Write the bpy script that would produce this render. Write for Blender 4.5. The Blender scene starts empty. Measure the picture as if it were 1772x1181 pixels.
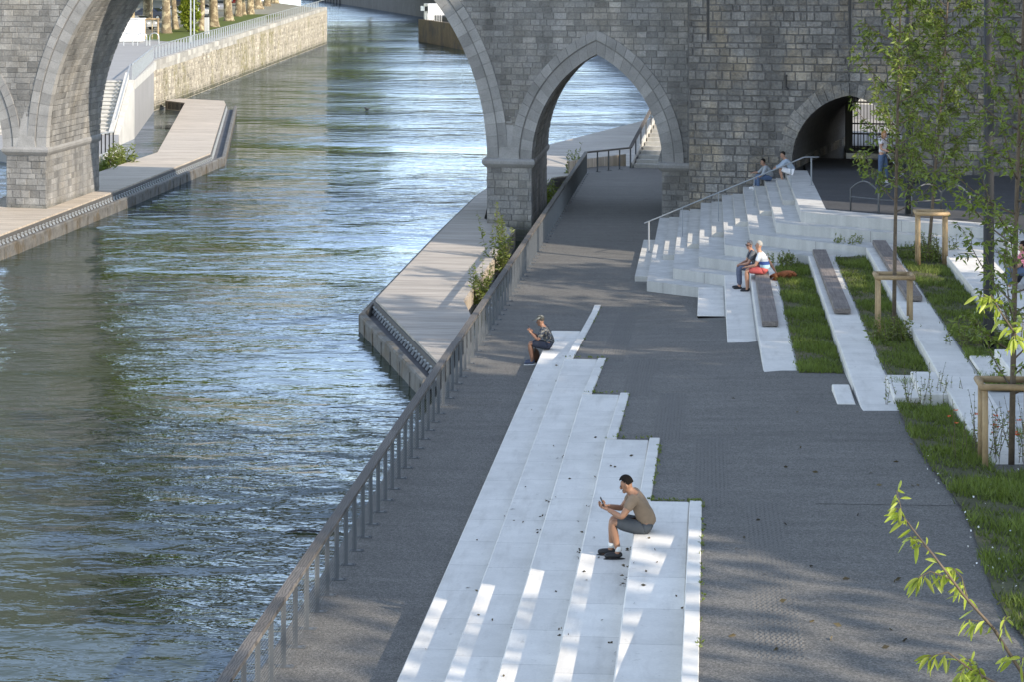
import bpy, bmesh, math, random
import numpy as np
from mathutils import Vector, Matrix
from mathutils.geometry import tessellate_polygon
random.seed(7); rng = np.random.default_rng(7)
R_ = math.radians
SC = bpy.context.scene
COL = SC.collection
# ---------------------------------------------------------------- view geometry of the place
F_ = 4000.0; HC = 9.35; TH = math.atan(342/4000.0)
ST, CT = math.sin(TH), math.cos(TH)
def at(px, D, z):
    L = (px-886)*D/F_
    return Vector((-D*ST+L*CT, D*CT+L*ST, z))
def G(px, py, z):                       # point of a horizontal plane z
    return at(px, F_*(HC-z)/(py+50.0), z)
def atz(px, py, D):                     # point at depth D
    return at(px, D, HC-(py+50.0)*D/F_)
def depth(p): return -p[0]*ST + p[1]*CT
def px_of(p):
    D = depth(p); L = p[0]*CT+p[1]*ST
    return 886+F_*L/D, -50+F_*(HC-p[2])/D
ZB, ZW = -0.35, -1.0                    # boardwalk, water level

# ---------------------------------------------------------------- mesh builder
ORG = {}
class MB:
    def __init__(s): s.v=[]; s.f=[]; s.t=[]; s.uv=None
    def add(s, vs, fs, t=0.5):
        b=len(s.v); s.v.extend([tuple(v) for v in vs]); s.f.extend([tuple(b+i for i in f) for f in fs])
        s.t.extend([t]*len(fs)); return s
    def box(s, c, d, M=None, t=0.5):
        x,y,z=d[0]/2,d[1]/2,d[2]/2
        vs=[Vector((a*x,b*y,e*z)) for e in(-1,1) for b in(-1,1) for a in(-1,1)]
        if M is not None: vs=[M@v for v in vs]
        c=Vector(c)
        return s.add([v+c for v in vs],[(0,2,3,1),(4,5,7,6),(0,1,5,4),(2,6,7,3),(1,3,7,5),(0,4,6,2)],t)
    def beam(s, a, b, w, h, t=0.5, up=(0,0,1)):      # bar from a to b, w wide, h high
        a=Vector(a); b=Vector(b); d=(b-a); L=d.length
        if L<1e-6: return s
        y=d/L; u=Vector(up)
        x=y.cross(u)
        if x.length<1e-4: x=y.cross(Vector((1,0,0)))
        x.normalize(); z=x.cross(y)
        M=Matrix((x,y,z)).transposed()
        return s.box((a+b)/2,(w,L,h),M,t)
    def prism(s, poly, z0, z1, t=0.5, topscale=None):
        n=len(poly)
        ar=sum(poly[i][0]*poly[(i+1)%n][1]-poly[(i+1)%n][0]*poly[i][1] for i in range(n))
        if ar<0: poly=poly[::-1]
        z0f = z0 if callable(z0) else (lambda p: z0)
        z1f = z1 if callable(z1) else (lambda p: z1)
        vs=[(p[0],p[1],z0f(p)) for p in poly]+[(p[0],p[1],z1f(p)) for p in poly]
        tr=tessellate_polygon([[Vector((p[0],p[1],0)) for p in poly]])
        fs=[]
        for a,b,c in tr:
            P=[poly[i] for i in (a,b,c)]
            o=(P[1][0]-P[0][0])*(P[2][1]-P[0][1])-(P[2][0]-P[0][0])*(P[1][1]-P[0][1])
            if o<0: a,b,c=c,b,a
            fs.append((n+a,n+b,n+c)); fs.append((c,b,a))
        for i in range(n):
            j=(i+1)%n; fs.append((i,j,n+j,n+i))
        return s.add(vs,fs,t)
    def tube(s, pts, r, n=8, t=0.5, cap=True):
        pts=[Vector(p) for p in pts]; rs=r if hasattr(r,'__len__') else [r]*len(pts)
        rings=[]; prev=None
        for i,p in enumerate(pts):
            d=(pts[min(i+1,len(pts)-1)]-pts[max(i-1,0)])
            if d.length<1e-9: d=Vector((0,0,1))
            d.normalize()
            if prev is None:
                x=d.cross(Vector((0,0,1)))
                if x.length<1e-3: x=d.cross(Vector((1,0,0)))
            else: x=prev-d*prev.dot(d)
            x.normalize(); prev=x; y=d.cross(x)
            rings.append([p+(x*math.cos(k*2*math.pi/n)+y*math.sin(k*2*math.pi/n))*rs[i] for k in range(n)])
        vs=[v for rg in rings for v in rg]; fs=[]
        for i in range(len(rings)-1):
            for k in range(n):
                k2=(k+1)%n; fs.append((i*n+k,i*n+k2,(i+1)*n+k2,(i+1)*n+k))
        if cap: fs.append(tuple(range(n-1,-1,-1))); fs.append(tuple((len(rings)-1)*n+k for k in range(n)))
        return s.add(vs,fs,t)
    def blob(s, c, r, n=10, m=7, M=None, t=0.5, keep=None):
        c=Vector(c); vs=[]; fs=[]
        for i in range(m+1):
            a=math.pi*i/m
            for k in range(n):
                b=2*math.pi*k/n
                v=Vector((math.sin(a)*math.cos(b)*r[0],math.sin(a)*math.sin(b)*r[1],math.cos(a)*r[2]))
                vs.append(v)
        for i in range(m):
            for k in range(n):
                k2=(k+1)%n
                f=(i*n+k,(i+1)*n+k,(i+1)*n+k2,i*n+k2)
                if keep and not all(keep(vs[q]) for q in f): continue
                fs.append(f)
        vs=[(M@v if M is not None else v)+c for v in vs]
        return s.add(vs,fs,t)
    def build(s, name, mat, parent=None, origin=None, smooth=False, **props):
        if parent is not None: o=ORG[parent.name]
        else: o=Vector(origin) if origin is not None else Vector((0,0,0))
        me=bpy.data.meshes.new(name)
        va=np.array(s.v,dtype=np.float64)-np.array(o)
        me.from_pydata([], [], []) if False else None
        fl=np.array([len(f) for f in s.f],dtype=np.int32); li=np.concatenate([np.array(f,dtype=np.int32) for f in s.f]) if len(s.f) else np.zeros(0,np.int32)
        me.vertices.add(len(va)); me.vertices.foreach_set('co',va.astype(np.float32).ravel())
        me.loops.add(len(li)); me.loops.foreach_set('vertex_index',li)
        me.polygons.add(len(fl)); st=np.concatenate([[0],np.cumsum(fl)[:-1]]).astype(np.int32)
        me.polygons.foreach_set('loop_start',st)
        me.polygons.foreach_set('use_smooth',np.full(len(fl),bool(smooth)))
        at_=me.attributes.new('tint','FLOAT','FACE'); at_.data.foreach_set('value',np.array(s.t,dtype=np.float32))
        me.update(calc_edges=True); me.validate()
        ob=bpy.data.objects.new(name,me); COL.objects.link(ob)
        if mat is not None: me.materials.append(mat)
        if parent is not None:
            ob.parent=parent; ORG[ob.name]=o
        else:
            ob.location=o; ORG[ob.name]=o
        for k,v in props.items(): ob[k]=v
        return ob
def thing(name, label, cat, loc, group=None):
    o=bpy.data.objects.new(name,None); COL.objects.link(o); o.location=loc; o.empty_display_size=.2
    o['label']=label; o['category']=cat
    if group: o['group']=group
    ORG[o.name]=Vector(loc); return o
def tag(o,label,cat,group=None):
    o['label']=label; o['category']=cat
    if group: o['group']=group
    return o
def struct(o): o['kind']='structure'; return o
def stuff(o): o['kind']='stuff'; return o
def dup(root, loc, rz=0.0, scale=None, label=None):
    def cp(o,par):
        c=o.copy(); COL.objects.link(c); c.parent=par
        for ch in o.children: cp(ch,c)
        return c
    r=cp(root,None); r.location=loc; r.rotation_euler=(0,0,rz)
    if scale: r.scale=scale
    if label: r['label']=label
    return r

# ---------------------------------------------------------------- materials
def M_(name, col, rough=.75, n1=None, n2=None, bump=None, tint=0.0, metal=0.0, spec=.5, col2=None, mix=None, coord='Object', extra=None, trans=0.0, backface=None):
    """col base; n1/n2=(scale,amount) value noise; col2+mix=(scale,lo,hi) second colour by noise; bump=(scale,strength,dist)"""
    m=bpy.data.materials.new(name); m.use_nodes=True; nt=m.node_tree; N=nt.nodes; Lk=nt.links
    b=N['Principled BSDF']; b.inputs['Roughness'].default_value=rough; b.inputs['Metallic'].default_value=metal
    b.inputs['Specular IOR Level'].default_value=spec
    tc=N.new('ShaderNodeTexCoord'); co=tc.outputs[coord if coord!='World' else 'Object']
    if coord=='World':
        co=N.new('ShaderNodeNewGeometry').outputs['Position']
    rgb=N.new('ShaderNodeRGB'); rgb.outputs[0].default_value=(*col,1); cur=rgb.outputs[0]
    def noise(sc,det=4,vec=None,rg=.55):
        n=N.new('ShaderNodeTexNoise'); n.inputs['Scale'].default_value=sc; n.inputs['Detail'].default_value=det; n.inputs['Roughness'].default_value=rg
        Lk.new(vec or co,n.inputs['Vector']); return n.outputs['Fac']
    def math_(op,a,b_=None,c_=None):
        n=N.new('ShaderNodeMath'); n.operation=op
        for i,x in enumerate((a,b_,c_)):
            if x is None: continue
            if isinstance(x,(int,float)): n.inputs[i].default_value=x
            else: Lk.new(x,n.inputs[i])
        return n.outputs[0]
    def ramp(x,lo,hi,a=0.,b_=1.):
        n=N.new('ShaderNodeMapRange'); n.clamp=True
        n.inputs[1].default_value=lo; n.inputs[2].default_value=hi; n.inputs[3].default_value=a; n.inputs[4].default_value=b_
        Lk.new(x,n.inputs[0]); return n.outputs[0]
    def mixc(f,a,b_):
        n=N.new('ShaderNodeMix'); n.data_type='RGBA'
        if isinstance(f,(int,float)): n.inputs[0].default_value=f
        else: Lk.new(f,n.inputs[0])
        for i,x in ((6,a),(7,b_)):
            if isinstance(x,tuple): n.inputs[i].default_value=(*x,1)
            else: Lk.new(x,n.inputs[i])
        return n.outputs[2]
    def scale_(c,f):
        n=N.new('ShaderNodeVectorMath'); n.operation='SCALE'; Lk.new(c,n.inputs[0])
        if isinstance(f,(int,float)): n.inputs['Scale'].default_value=f
        else: Lk.new(f,n.inputs['Scale'])
        return n.outputs[0]
    tools=dict(N=N,L=Lk,co=co,noise=noise,math=math_,ramp=ramp,mixc=mixc,scale=scale_,bsdf=b)
    if col2 is not None:
        f=noise(mix[0],5); cur=mixc(ramp(f,mix[1],mix[2]),cur,col2)
    if tint:
        a=N.new('ShaderNodeAttribute'); a.attribute_name='tint'
        cur=scale_(cur,ramp(a.outputs['Fac'],0,1,1-tint,1+tint))
    for nn in (n1,n2):
        if nn: cur=scale_(cur,ramp(noise(nn[0],6),.25,.75,1-nn[1],1+nn[1]))
    if extra: cur=extra(cur,tools)
    Lk.new(cur,b.inputs['Base Color'])
    if bump:
        bn=N.new('ShaderNodeBump'); bn.inputs['Strength'].default_value=bump[1]; bn.inputs['Distance'].default_value=bump[2]
        Lk.new(noise(bump[0],6,rg=.65),bn.inputs['Height']); Lk.new(bn.outputs[0],b.inputs['Normal'])
    if trans:
        b.inputs['Transmission Weight'].default_value=trans
    return m
def axis(t,i):
    n=t['N'].new('ShaderNodeSeparateXYZ'); t['L'].new(t['co'],n.inputs[0]); return n.outputs[i]
def lines(period, width, ax, dark, jitter=0.0, rot=None):
    """joint lines across an axis, each bay with its own slight tone"""
    def f(cur,t):
        x=axis(t,ax)
        if rot is not None:
            y=axis(t,1-ax); x=t['math']('ADD',t['math']('MULTIPLY',x,math.cos(rot)),t['math']('MULTIPLY',y,math.sin(rot)))
        q=t['math']('DIVIDE',x,period)
        fr=t['math']('FRACT',q); fl=t['math']('FLOOR',q)
        wn=t['N'].new('ShaderNodeTexWhiteNoise'); wn.noise_dimensions='1D'; t['L'].new(fl,wn.inputs['W'])
        cur=t['scale'](cur,t['ramp'](wn.outputs['Value'],0,1,1-jitter,1+jitter))
        g=t['math']('LESS_THAN',fr,width/period)
        return t['mixc'](g,cur,t['scale'](cur,dark))
    return f
MAT={}
# stone
def vstain(cur,t):
    n=t['N'].new('ShaderNodeMapping'); n.inputs['Scale'].default_value=(3.2,3.2,.25); t['L'].new(t['co'],n.inputs[0])
    q=t['noise'](1.0,5,n.outputs[0]); return t['scale'](cur,t['ramp'](q,.35,.65,.86,1.06))
def weather(lo,hi,base=None):
    def f(cur,t):
        m=t['N'].new('ShaderNodeMapping'); m.inputs['Scale'].default_value=(1.1,1.1,.13); t['L'].new(t['co'],m.inputs[0])
        cur=t['scale'](cur,t['ramp'](t['noise'](1.0,6,m.outputs[0],.6),.36,.64,lo,hi))
        if base: 
            z=axis(t,2); n=t['noise'](1.3,4); k=t['ramp'](t['math']('ADD',z,t['math']('MULTIPLY',n,base[1])),base[0],base[0]+.5,1,0)
            cur=t['mixc'](t['math']('MULTIPLY',k,base[2]),cur,(.040,.042,.022))
        return cur
    return f
def mossy(amount,colr=(.10,.11,.03),sc=.35,lo=.52,hi=.66):
    def f(cur,t):
        n=t['noise'](sc,5); n2=t['noise'](sc*9,4)
        k=t['math']('MULTIPLY',t['ramp'](n,lo,hi),t['ramp'](n2,.4,.6)); k=t['math']('MULTIPLY',k,amount)
        return t['mixc'](k,cur,colr)
    return f
MAT['ashlar']=M_('bridge stone',(.192,.188,.180),.85,(1.1,.18),(14,.28),(22,.8,.025),tint=.32,col2=(.245,.228,.20),mix=(.6,.45,.7),coord='World',extra=weather(.72,1.14,(-.35,.5,.8)))
MAT['tower']=M_('tower stone',(.185,.178,.165),.88,(.8,.22),(11,.38),(16,1.0,.05),tint=.33,col2=(.29,.25,.19),mix=(.9,.46,.66),coord='World',extra=weather(.66,1.16))
MAT['mortar']=M_('mortar',(.165,.162,.156),.95,(6,.2),None,(40,.5,.01),coord='World')
MAT['tmortar']=M_('old mortar',(.115,.112,.108),.95,(6,.25),None,(40,.5,.01),coord='World')
MAT['ring']=M_('dressed stone',(.235,.230,.222),.8,(1.5,.2),(20,.16),(45,.5,.012),tint=.24,coord='World')
MAT['quay']=M_('quay stone',(.37,.33,.26),.9,(.9,.3),(9,.4),(14,1.0,.06),tint=.42,coord='World',extra=lambda c,t: weather(.70,1.15,(-.55,.5,.85))(mossy(.85,(.17,.15,.035),.16,.50,.62)(c,t),t))
MAT['quaymortar']=M_('quay mortar',(.33,.295,.23),.95,(3,.3),None,(20,.5,.02),coord='World',extra=mossy(.7,(.14,.13,.04),.16,.50,.62))
def dirt(cur,t):
    m=t['N'].new('ShaderNodeMapping'); m.inputs['Scale'].default_value=(4.5,.7,1); t['L'].new(t['co'],m.inputs[0])
    k=t['ramp'](t['noise'](1.0,6,m.outputs[0],.65),.52,.74,0,.34); cur=t['mixc'](k,cur,(.33,.31,.275))
    k2=t['ramp'](t['noise'](9,4),.66,.74,0,.35); return t['mixc'](k2,cur,(.24,.22,.18))
MAT['concrete']=M_('white concrete',(.63,.61,.57),.82,(.35,.08),(30,.06),(70,.25,.004),coord='World',extra=lambda c,t: lines(1.45,.011,1,.58,.05)(dirt(t['scale'](c,t['ramp'](t['noise'](2.2,6),.3,.7,.90,1.06)),t),t))
MAT['concrete2']=M_('light concrete',(.47,.465,.445),.82,(.9,.10),(24,.07),(60,.25,.005),coord='World',extra=lambda c,t: lines(2.4,.014,1,.6,.06)(vstain(c,t),t))
MAT['concrete3']=M_('pale concrete',(.45,.44,.41),.82,(.9,.10),(24,.07),(60,.25,.005),coord='World',extra=vstain)
def speckle(cur,t):
    n=t['noise'](55,2); k=t['ramp'](n,.36,.68,.62,1.45)
    v=t['N'].new('ShaderNodeTexVoronoi'); v.inputs['Scale'].default_value=42; t['L'].new(t['co'],v.inputs['Vector'])
    wn=t['N'].new('ShaderNodeTexWhiteNoise'); t['L'].new(v.outputs['Position'],wn.inputs['Vector'])
    k2=t['ramp'](wn.outputs['Value'],0,1,.62,1.42)
    cur=t['scale'](cur,k); cur=t['scale'](cur,k2)
    m=t['N'].new('ShaderNodeMapping'); m.inputs['Scale'].default_value=(.35,2.4,1); t['L'].new(t['co'],m.inputs[0])
    return t['scale'](cur,t['ramp'](t['noise'](1.0,5,m.outputs[0]),.3,.7,.86,1.12))
MAT['asphalt']=M_('exposed aggregate asphalt',(.112,.107,.098),.85,(.22,.16),(2.2,.09),(45,.55,.012),coord='World',extra=speckle)
MAT['tactile']=M_('tactile studs',(.130,.125,.117),.8,(20,.15),coord='World')
MAT['plaza']=M_('dark paving',(.050,.051,.054),.8,(.6,.12),(9,.25),(30,.4,.008),coord='World',extra=lambda c,t: lines(.55,.02,1,.7,.10)(c,t))
MAT['quaypave']=M_('pale quay paving',(.25,.245,.24),.85,(.4,.08),(8,.06),coord='World')
def plank(col,rot=None,per=.145):
    def ex(cur,t):
        m=t['N'].new('ShaderNodeMapping'); m.inputs['Scale'].default_value=(.8,9,1); t['L'].new(t['co'],m.inputs[0])
        cur=t['scale'](cur,t['ramp'](t['noise'](1.0,5,m.outputs[0]),.3,.7,.78,1.18))
        return lines(per,.012,1,.35,.16,rot)(cur,t)
    return M_('deck planks',col,.78,(.5,.10),None,(25,.3,.006),coord='World',extra=ex)
MAT['deck']=plank((.36,.325,.285))
MAT['deck2']=plank((.42,.36,.29))
def grain(col,ax=1,contrast=.3):
    def ex(cur,t):
        sc=[60,60,60]; sc[ax]=2.2
        m=t['N'].new('ShaderNodeMapping'); m.inputs['Scale'].default_value=sc; t['L'].new(t['co'],m.inputs[0])
        q=t['noise'](.6,4,m.outputs[0]); return t['scale'](cur,t['ramp'](q,.32,.68,1-contrast,1+contrast))
    return ex
def wavygrain(cur,t):
    w=t['N'].new('ShaderNodeTexWave'); w.inputs['Scale'].default_value=5.5; w.inputs['Distortion'].default_value=9; w.inputs['Detail'].default_value=3; w.inputs['Detail Scale'].default_value=1.2
    w.bands_direction='X'
    m=t['N'].new('ShaderNodeMapping'); m.inputs['Scale'].default_value=(1.6,.7,1); t['L'].new(t['co'],m.inputs[0]); t['L'].new(m.outputs[0],w.inputs['Vector'])
    cur=t['scale'](cur,t['ramp'](w.outputs['Fac'],.1,.9,.58,1.25))
    return lines(1.6,.012,1,.3,.22)(cur,t)
MAT['handrail']=M_('weathered oak handrail',(.105,.094,.084),.8,(2,.12),None,(50,.4,.004),coord='World',extra=wavygrain)
MAT['steel']=M_('grey painted steel',(.088,.096,.105),.5,(8,.05),None,None,coord='World')
MAT['galv']=M_('galvanised steel',(.42,.44,.45),.45,(12,.12),metal=.55,coord='World')
MAT['darksteel']=M_('dark painted steel',(.028,.029,.031),.65,(6,.1),coord='World',spec=.25)
MAT['fascia']=M_('dark fascia',(.085,.083,.08),.7,(3,.25),None,None,coord='World')
MAT['wale']=M_('weathered steel fender',(.11,.106,.098),.75,(2.5,.4),(14,.3),(20,.4,.01),coord='World',col2=(.085,.07,.05),mix=(1.6,.5,.62))
MAT['membrane']=M_('grey membrane',(.10,.10,.105),.8,(2,.2),coord='World',extra=lines(.9,.03,1,.5,.1))
MAT['bench']=M_('grey weathered timber',(.175,.150,.135),.85,(2,.15),None,(30,.5,.006),coord='World',extra=lambda c,t: lines(.62,.014,1,.3,.10)(grain(c,1,.3)(c,t),t))
MAT['stake']=M_('peeled pine stake',(.36,.255,.14),.75,(4,.15),(20,.12),coord='World',col2=(.20,.135,.07),mix=(1.5,.5,.7))
MAT['bark']=M_('young bark',(.115,.088,.062),.9,(6,.25),(25,.2),(40,.4,.006),coord='World')
MAT['bark_plane']=M_('plane bark',(.165,.125,.075),.9,(1.2,.3),(6,.35),(8,.8,.04),coord='World',col2=(.36,.30,.19),mix=(2.2,.48,.58))
MAT['black']=M_('black',(.012,.012,.013),.5)
MAT['rubber']=M_('black rubber',(.02,.02,.021),.8)
def leafmat(name,col,tint=.45,tr=.35,rough=.45):
    m=M_(name,col,rough,None,None,None,tint=tint,coord='World')
    nt=m.node_tree; b=nt.nodes['Principled BSDF']; out=nt.nodes['Material Output']
    tl=nt.nodes.new('ShaderNodeBsdfTranslucent'); mx=nt.nodes.new('ShaderNodeMixShader'); mx.inputs[0].default_value=tr
    src=b.inputs['Base Color'].links[0].from_socket
    sc=nt.nodes.new('ShaderNodeVectorMath'); sc.operation='MULTIPLY'; sc.inputs[1].default_value=(1.3,1.45,.5); nt.links.new(src,sc.inputs[0])
    nt.links.new(sc.outputs[0],tl.inputs['Color']); nt.links.new(b.outputs[0],mx.inputs[1]); nt.links.new(tl.outputs[0],mx.inputs[2]); nt.links.new(mx.outputs[0],out.inputs['Surface'])
    return m
MAT['leaf']=leafmat('young leaves',(.128,.165,.030),.55)
MAT['leaf_plane']=leafmat('plane leaves',(.175,.205,.020),.5)
MAT['leaf_near']=leafmat('near leaves',(.30,.34,.065),.4,.45)
MAT['grass']=leafmat('grass blades',(.125,.160,.034),.6,.3,.7)
MAT['weed']=leafmat('weed leaves',(.135,.165,.034),.5)
MAT['drygrass']=M_('lawn soil',(.065,.066,.028),.95,(1.2,.35),(18,.4),(30,.8,.02),coord='World',col2=(.125,.105,.055),mix=(.9,.52,.66))
MAT['deadleaf']=M_('fallen leaf',(.075,.058,.028),.8,tint=.7)
MAT['flower']=M_('orange flower petals',(.62,.10,.02),.6)
SUN_E=2.75; SKYSAT=.70; SKY_S=.15; EXPO=1.45; WAVE=.5
# x,y,trunk height,crown radius,crown half height,leaves,seed
SHADE=[(22,16.9,8,2.6,9,4200,31),(28,12.9,8,2.6,9,3800,32),(22,42.5,8,4.3,9,7000,1),(22,33,8,3.4,8,4600,7),(22,26.5,8,4.6,9,7500,2),(22,21.6,8,4.2,9,7500,3),(28,19.5,8,4.6,9,6500,11),(28,26.5,8,4.6,9,6500,12),(28,33,8,4,9,4500,13),(23,52.5,9,3.4,7,2600,21),(23,6,8,4.5,8,3500,5),(23,-3,8,4.5,8,5000,6),(23,12,8,3.0,8,800,8)]
BLOCKS=[(24,36,58.5,84,30.3)]
# ================================================================ camera, sun, sky
cam=bpy.data.cameras.new('camera'); co_=bpy.data.objects.new('camera',cam); COL.objects.link(co_)
co_.location=(0,0,HC); co_.rotation_euler=(math.pi/2,0,TH)
cam.sensor_width=36; cam.lens=F_/1772*36; cam.shift_y=-(590.5+50)/1772.0; cam.clip_end=3000; cam.clip_start=.5
SC.camera=co_
SUNV=Vector((.818,-.575,.541)).normalized(); EL=math.asin(SUNV.z)
sl=bpy.data.lights.new('sun','SUN'); sl.energy=SUN_E; sl.angle=R_(.53); sl.color=(1.0,.885,.73)
so=bpy.data.objects.new('sun',sl); COL.objects.link(so); so.rotation_euler=(-SUNV).to_track_quat('-Z','Y').to_euler(); so.location=(40,-20,40)
w=bpy.data.worlds.new('World'); SC.world=w; w.use_nodes=True
sky=w.node_tree.nodes.new('ShaderNodeTexSky'); sky.sky_type='NISHITA'; sky.sun_disc=False; sky.sun_elevation=EL
sky.sun_rotation=math.atan2(SUNV.x,SUNV.y); sky.air_density=1.0; sky.dust_density=.1; sky.ozone_density=1.0
bg=w.node_tree.nodes['Background']; hsn=w.node_tree.nodes.new('ShaderNodeHueSaturation'); hsn.inputs['Saturation'].default_value=SKYSAT; w.node_tree.links.new(sky.outputs[0],hsn.inputs['Color']); w.node_tree.links.new(hsn.outputs[0],bg.inputs[0]); bg.inputs[1].default_value=SKY_S
SC.view_settings.view_transform='Standard'; SC.view_settings.look='None'; SC.view_settings.exposure=EXPO; SC.view_settings.gamma=1
SC.cycles.max_bounces=6; SC.cycles.diffuse_bounces=3; SC.cycles.glossy_bounces=3; SC.cycles.transmission_bounces=4

# ================================================================ water
m=bpy.data.materials.new('river water'); m.use_nodes=True; nt=m.node_tree; b=nt.nodes['Principled BSDF']
b.inputs['Base Color'].default_value=(.022,.028,.013,1); b.inputs['Roughness'].default_value=.04; b.inputs['IOR'].default_value=1.33
b.inputs['Specular IOR Level'].default_value=.5; b.inputs['Specular Tint'].default_value=(.30,.42,.70,1)
geo=nt.nodes.new('ShaderNodeNewGeometry')
def wn(scale,rot,sc,det,dist=0.,rough=.5):
    mp=nt.nodes.new('ShaderNodeMapping'); mp.inputs['Scale'].default_value=scale; mp.inputs['Rotation'].default_value=(0,0,rot); nt.links.new(geo.outputs['Position'],mp.inputs[0])
    n=nt.nodes.new('ShaderNodeTexNoise'); n.inputs['Scale'].default_value=sc; n.inputs['Detail'].default_value=det; n.inputs['Distortion'].default_value=dist; n.inputs['Roughness'].default_value=rough
    nt.links.new(mp.outputs[0],n.inputs['Vector']); return n.outputs['Fac']
def mth(op,a,b_):
    n=nt.nodes.new('ShaderNodeMath'); n.operation=op
    for i,x in enumerate((a,b_)):
        if isinstance(x,(int,float)): n.inputs[i].default_value=x
        else: nt.links.new(x,n.inputs[i])
    return n.outputs[0]
h1=wn((.80,1.30,1),.10,1.5,3.0,.5)      # ~0.6 m ripples, longer across the river
h2=wn((.75,1.1,1),-.3,.42,1.5,.3)        # slow swells
h3=wn((.8,1.3,1),.25,6.5,2,.2)           # fine ripples
gust=wn((.5,1,1),.15,.055,2)             # calmer and rougher patches
mr=nt.nodes.new('ShaderNodeMapRange'); mr.inputs[1].default_value=.35; mr.inputs[2].default_value=.65; mr.inputs[3].default_value=.35; mr.inputs[4].default_value=1.5; nt.links.new(gust,mr.inputs[0])
h0=wn((.85,1.1,1),.35,.19,2.0,.5)       # long waves
hs=mth('ADD',mth('ADD',mth('ADD',mth('MULTIPLY',h1,.12),mth('MULTIPLY',h2,.38)),mth('MULTIPLY',h3,.013)),mth('MULTIPLY',h0,.36))
hs=mth('MULTIPLY',hs,mr.outputs[0])
bp=nt.nodes.new('ShaderNodeBump'); bp.inputs['Strength'].default_value=1.0; bp.inputs['Distance'].default_value=WAVE; nt.links.new(hs,bp.inputs['Height']); N_=nt.nodes.new
gl=N_('ShaderNodeBsdfGlossy'); gl.inputs['Color'].default_value=(.68,.76,.93,1); gl.inputs['Roughness'].default_value=.035
df=N_('ShaderNodeBsdfDiffuse'); df.inputs['Color'].default_value=(.032,.040,.013,1)
fr=N_('ShaderNodeFresnel'); fr.inputs['IOR'].default_value=1.33; mxs=N_('ShaderNodeMixShader')
for n_ in (gl,df,fr): nt.links.new(bp.outputs[0],n_.inputs['Normal'])
nt.links.new(fr.outputs[0],mxs.inputs[0]); nt.links.new(df.outputs[0],mxs.inputs[1]); nt.links.new(gl.outputs[0],mxs.inputs[2])
nt.links.new(mxs.outputs[0],nt.nodes['Material Output'].inputs['Surface'])
MAT['water']=m
q=MB(); q.add([(-420,-60,ZW),(60,-60,ZW),(60,900,ZW),(-420,900,ZW)],[(0,1,2,3)])
struct(q.build('river',MAT['water']))
q=MB(); q.add([(-600,-80,-3.2),(400,-80,-3.2),(400,1400,-3.2),(-600,1400,-3.2)],[(0,1,2,3)])
struct(q.build('riverbed',MAT['drygrass']))

# ================================================================ quay path, ramped promenade
RS=.35
def hL(D): return max(0.,.688+.0565*(51.49-D))
def hR(D): return max(0.,205.*(.01672-D/F_))
def ramp_h(x,y):
    D=depth((x,y)); s=min(1,max(0,(x+2)/3.5)); return hL(D)*(1-s)+hR(D)*s
PX0=-5.98                                # river edge of the path
q=MB()
q.prism([(PX0,8),(12,8),(12,78),(PX0,78)],-1.6,0.0)
struct(q.build('lower_path',MAT['asphalt']))
DK=[57.88,51.49,45.29,39.21,33.13]       # far end of each seating tread (depth)
XK=[-3.95+.73*k for k in range(6)]       # front edge of each tread
def yD(D,x): return (D+x*ST)/CT
q=MB()
segs=[(64.6,DK[1],XK[1]+.19)]+[(DK[k],DK[k+1],XK[k+1]+.19) for k in range(1,4)]+[(DK[4],10.,XK[5]+.19)]
segs=[(64.6,DK[1],XK[1]+.19),(DK[1],DK[2],XK[2]+.19),(DK[2],DK[3],XK[3]+.19),(DK[3],DK[4],XK[4]+.19),(DK[4],10.,XK[5]+.19)]
for d0,d1,xl in segs:
    xs=[xl]+[x for x in np.arange(-2.5,12.01,.5) if x>xl+.05]
    n=max(2,int((d0-d1)/1.5))
    ys0,ys1=yD(d0,xl),yD(d1,xl)
    vs=[(x,ys0+(ys1-ys0)*i/n,ramp_h(x,ys0+(ys1-ys0)*i/n)+.006) for i in range(n+1) for x in xs]; k=len(xs)
    q.add(vs,[(i*k+j,(i+1)*k+j,(i+1)*k+j+1,i*k+j+1) for i in range(n) for j in range(k-1)])
# wedge towards the right where the ramp begins a little earlier
xs=[x for x in np.arange(-2.5,3.01,.5)]; y0,y1=yD(68,0),yD(64.6,XK[1]+.19); n=4; k=len(xs)
q.add([(x,y0+(y1-y0)*i/n,ramp_h(x,y0+(y1-y0)*i/n)+.006) for i in range(n+1) for x in xs],[(i*k+j,(i+1)*k+j,(i+1)*k+j+1,i*k+j+1) for i in range(n) for j in range(k-1)])
struct(q.build('promenade',MAT['asphalt']))
# path under the bridge
q=MB(); q.prism([(PX0,78),(5.,78),(5.,111),(PX0,111)],-1.6,-.003); struct(q.build('path_under_bridge',MAT['asphalt']))

# tactile strips: rows of small studs let into the promenade
q=MB()
for k,(d0,d1,xl) in enumerate(segs):
    xa=xl+.60; ds=min(d0,64.2); de=max(d1,24)
    if k<4: de=d1-.3
    for y in np.arange(yD(de,xa),yD(ds,xa),.085):
        for j in range(9):
            x=xa+.06*j+(.0 if int(y/.085)%2 else .02)
            z=ramp_h(x,y)+.006
            q.add([(x-.014,y-.03,z),(x+.014,y-.03,z),(x+.014,y+.03,z),(x-.014,y+.03,z),(x-.008,y-.022,z+.008),(x+.008,y-.022,z+.008),(x+.008,y+.022,z+.008),(x-.008,y+.022,z+.008)],
                  [(4,5,6,7),(0,1,5,4),(1,2,6,5),(2,3,7,6),(3,0,4,7)],random.random())
struct(q.build('tactile_paving',MAT['tactile']))

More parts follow.
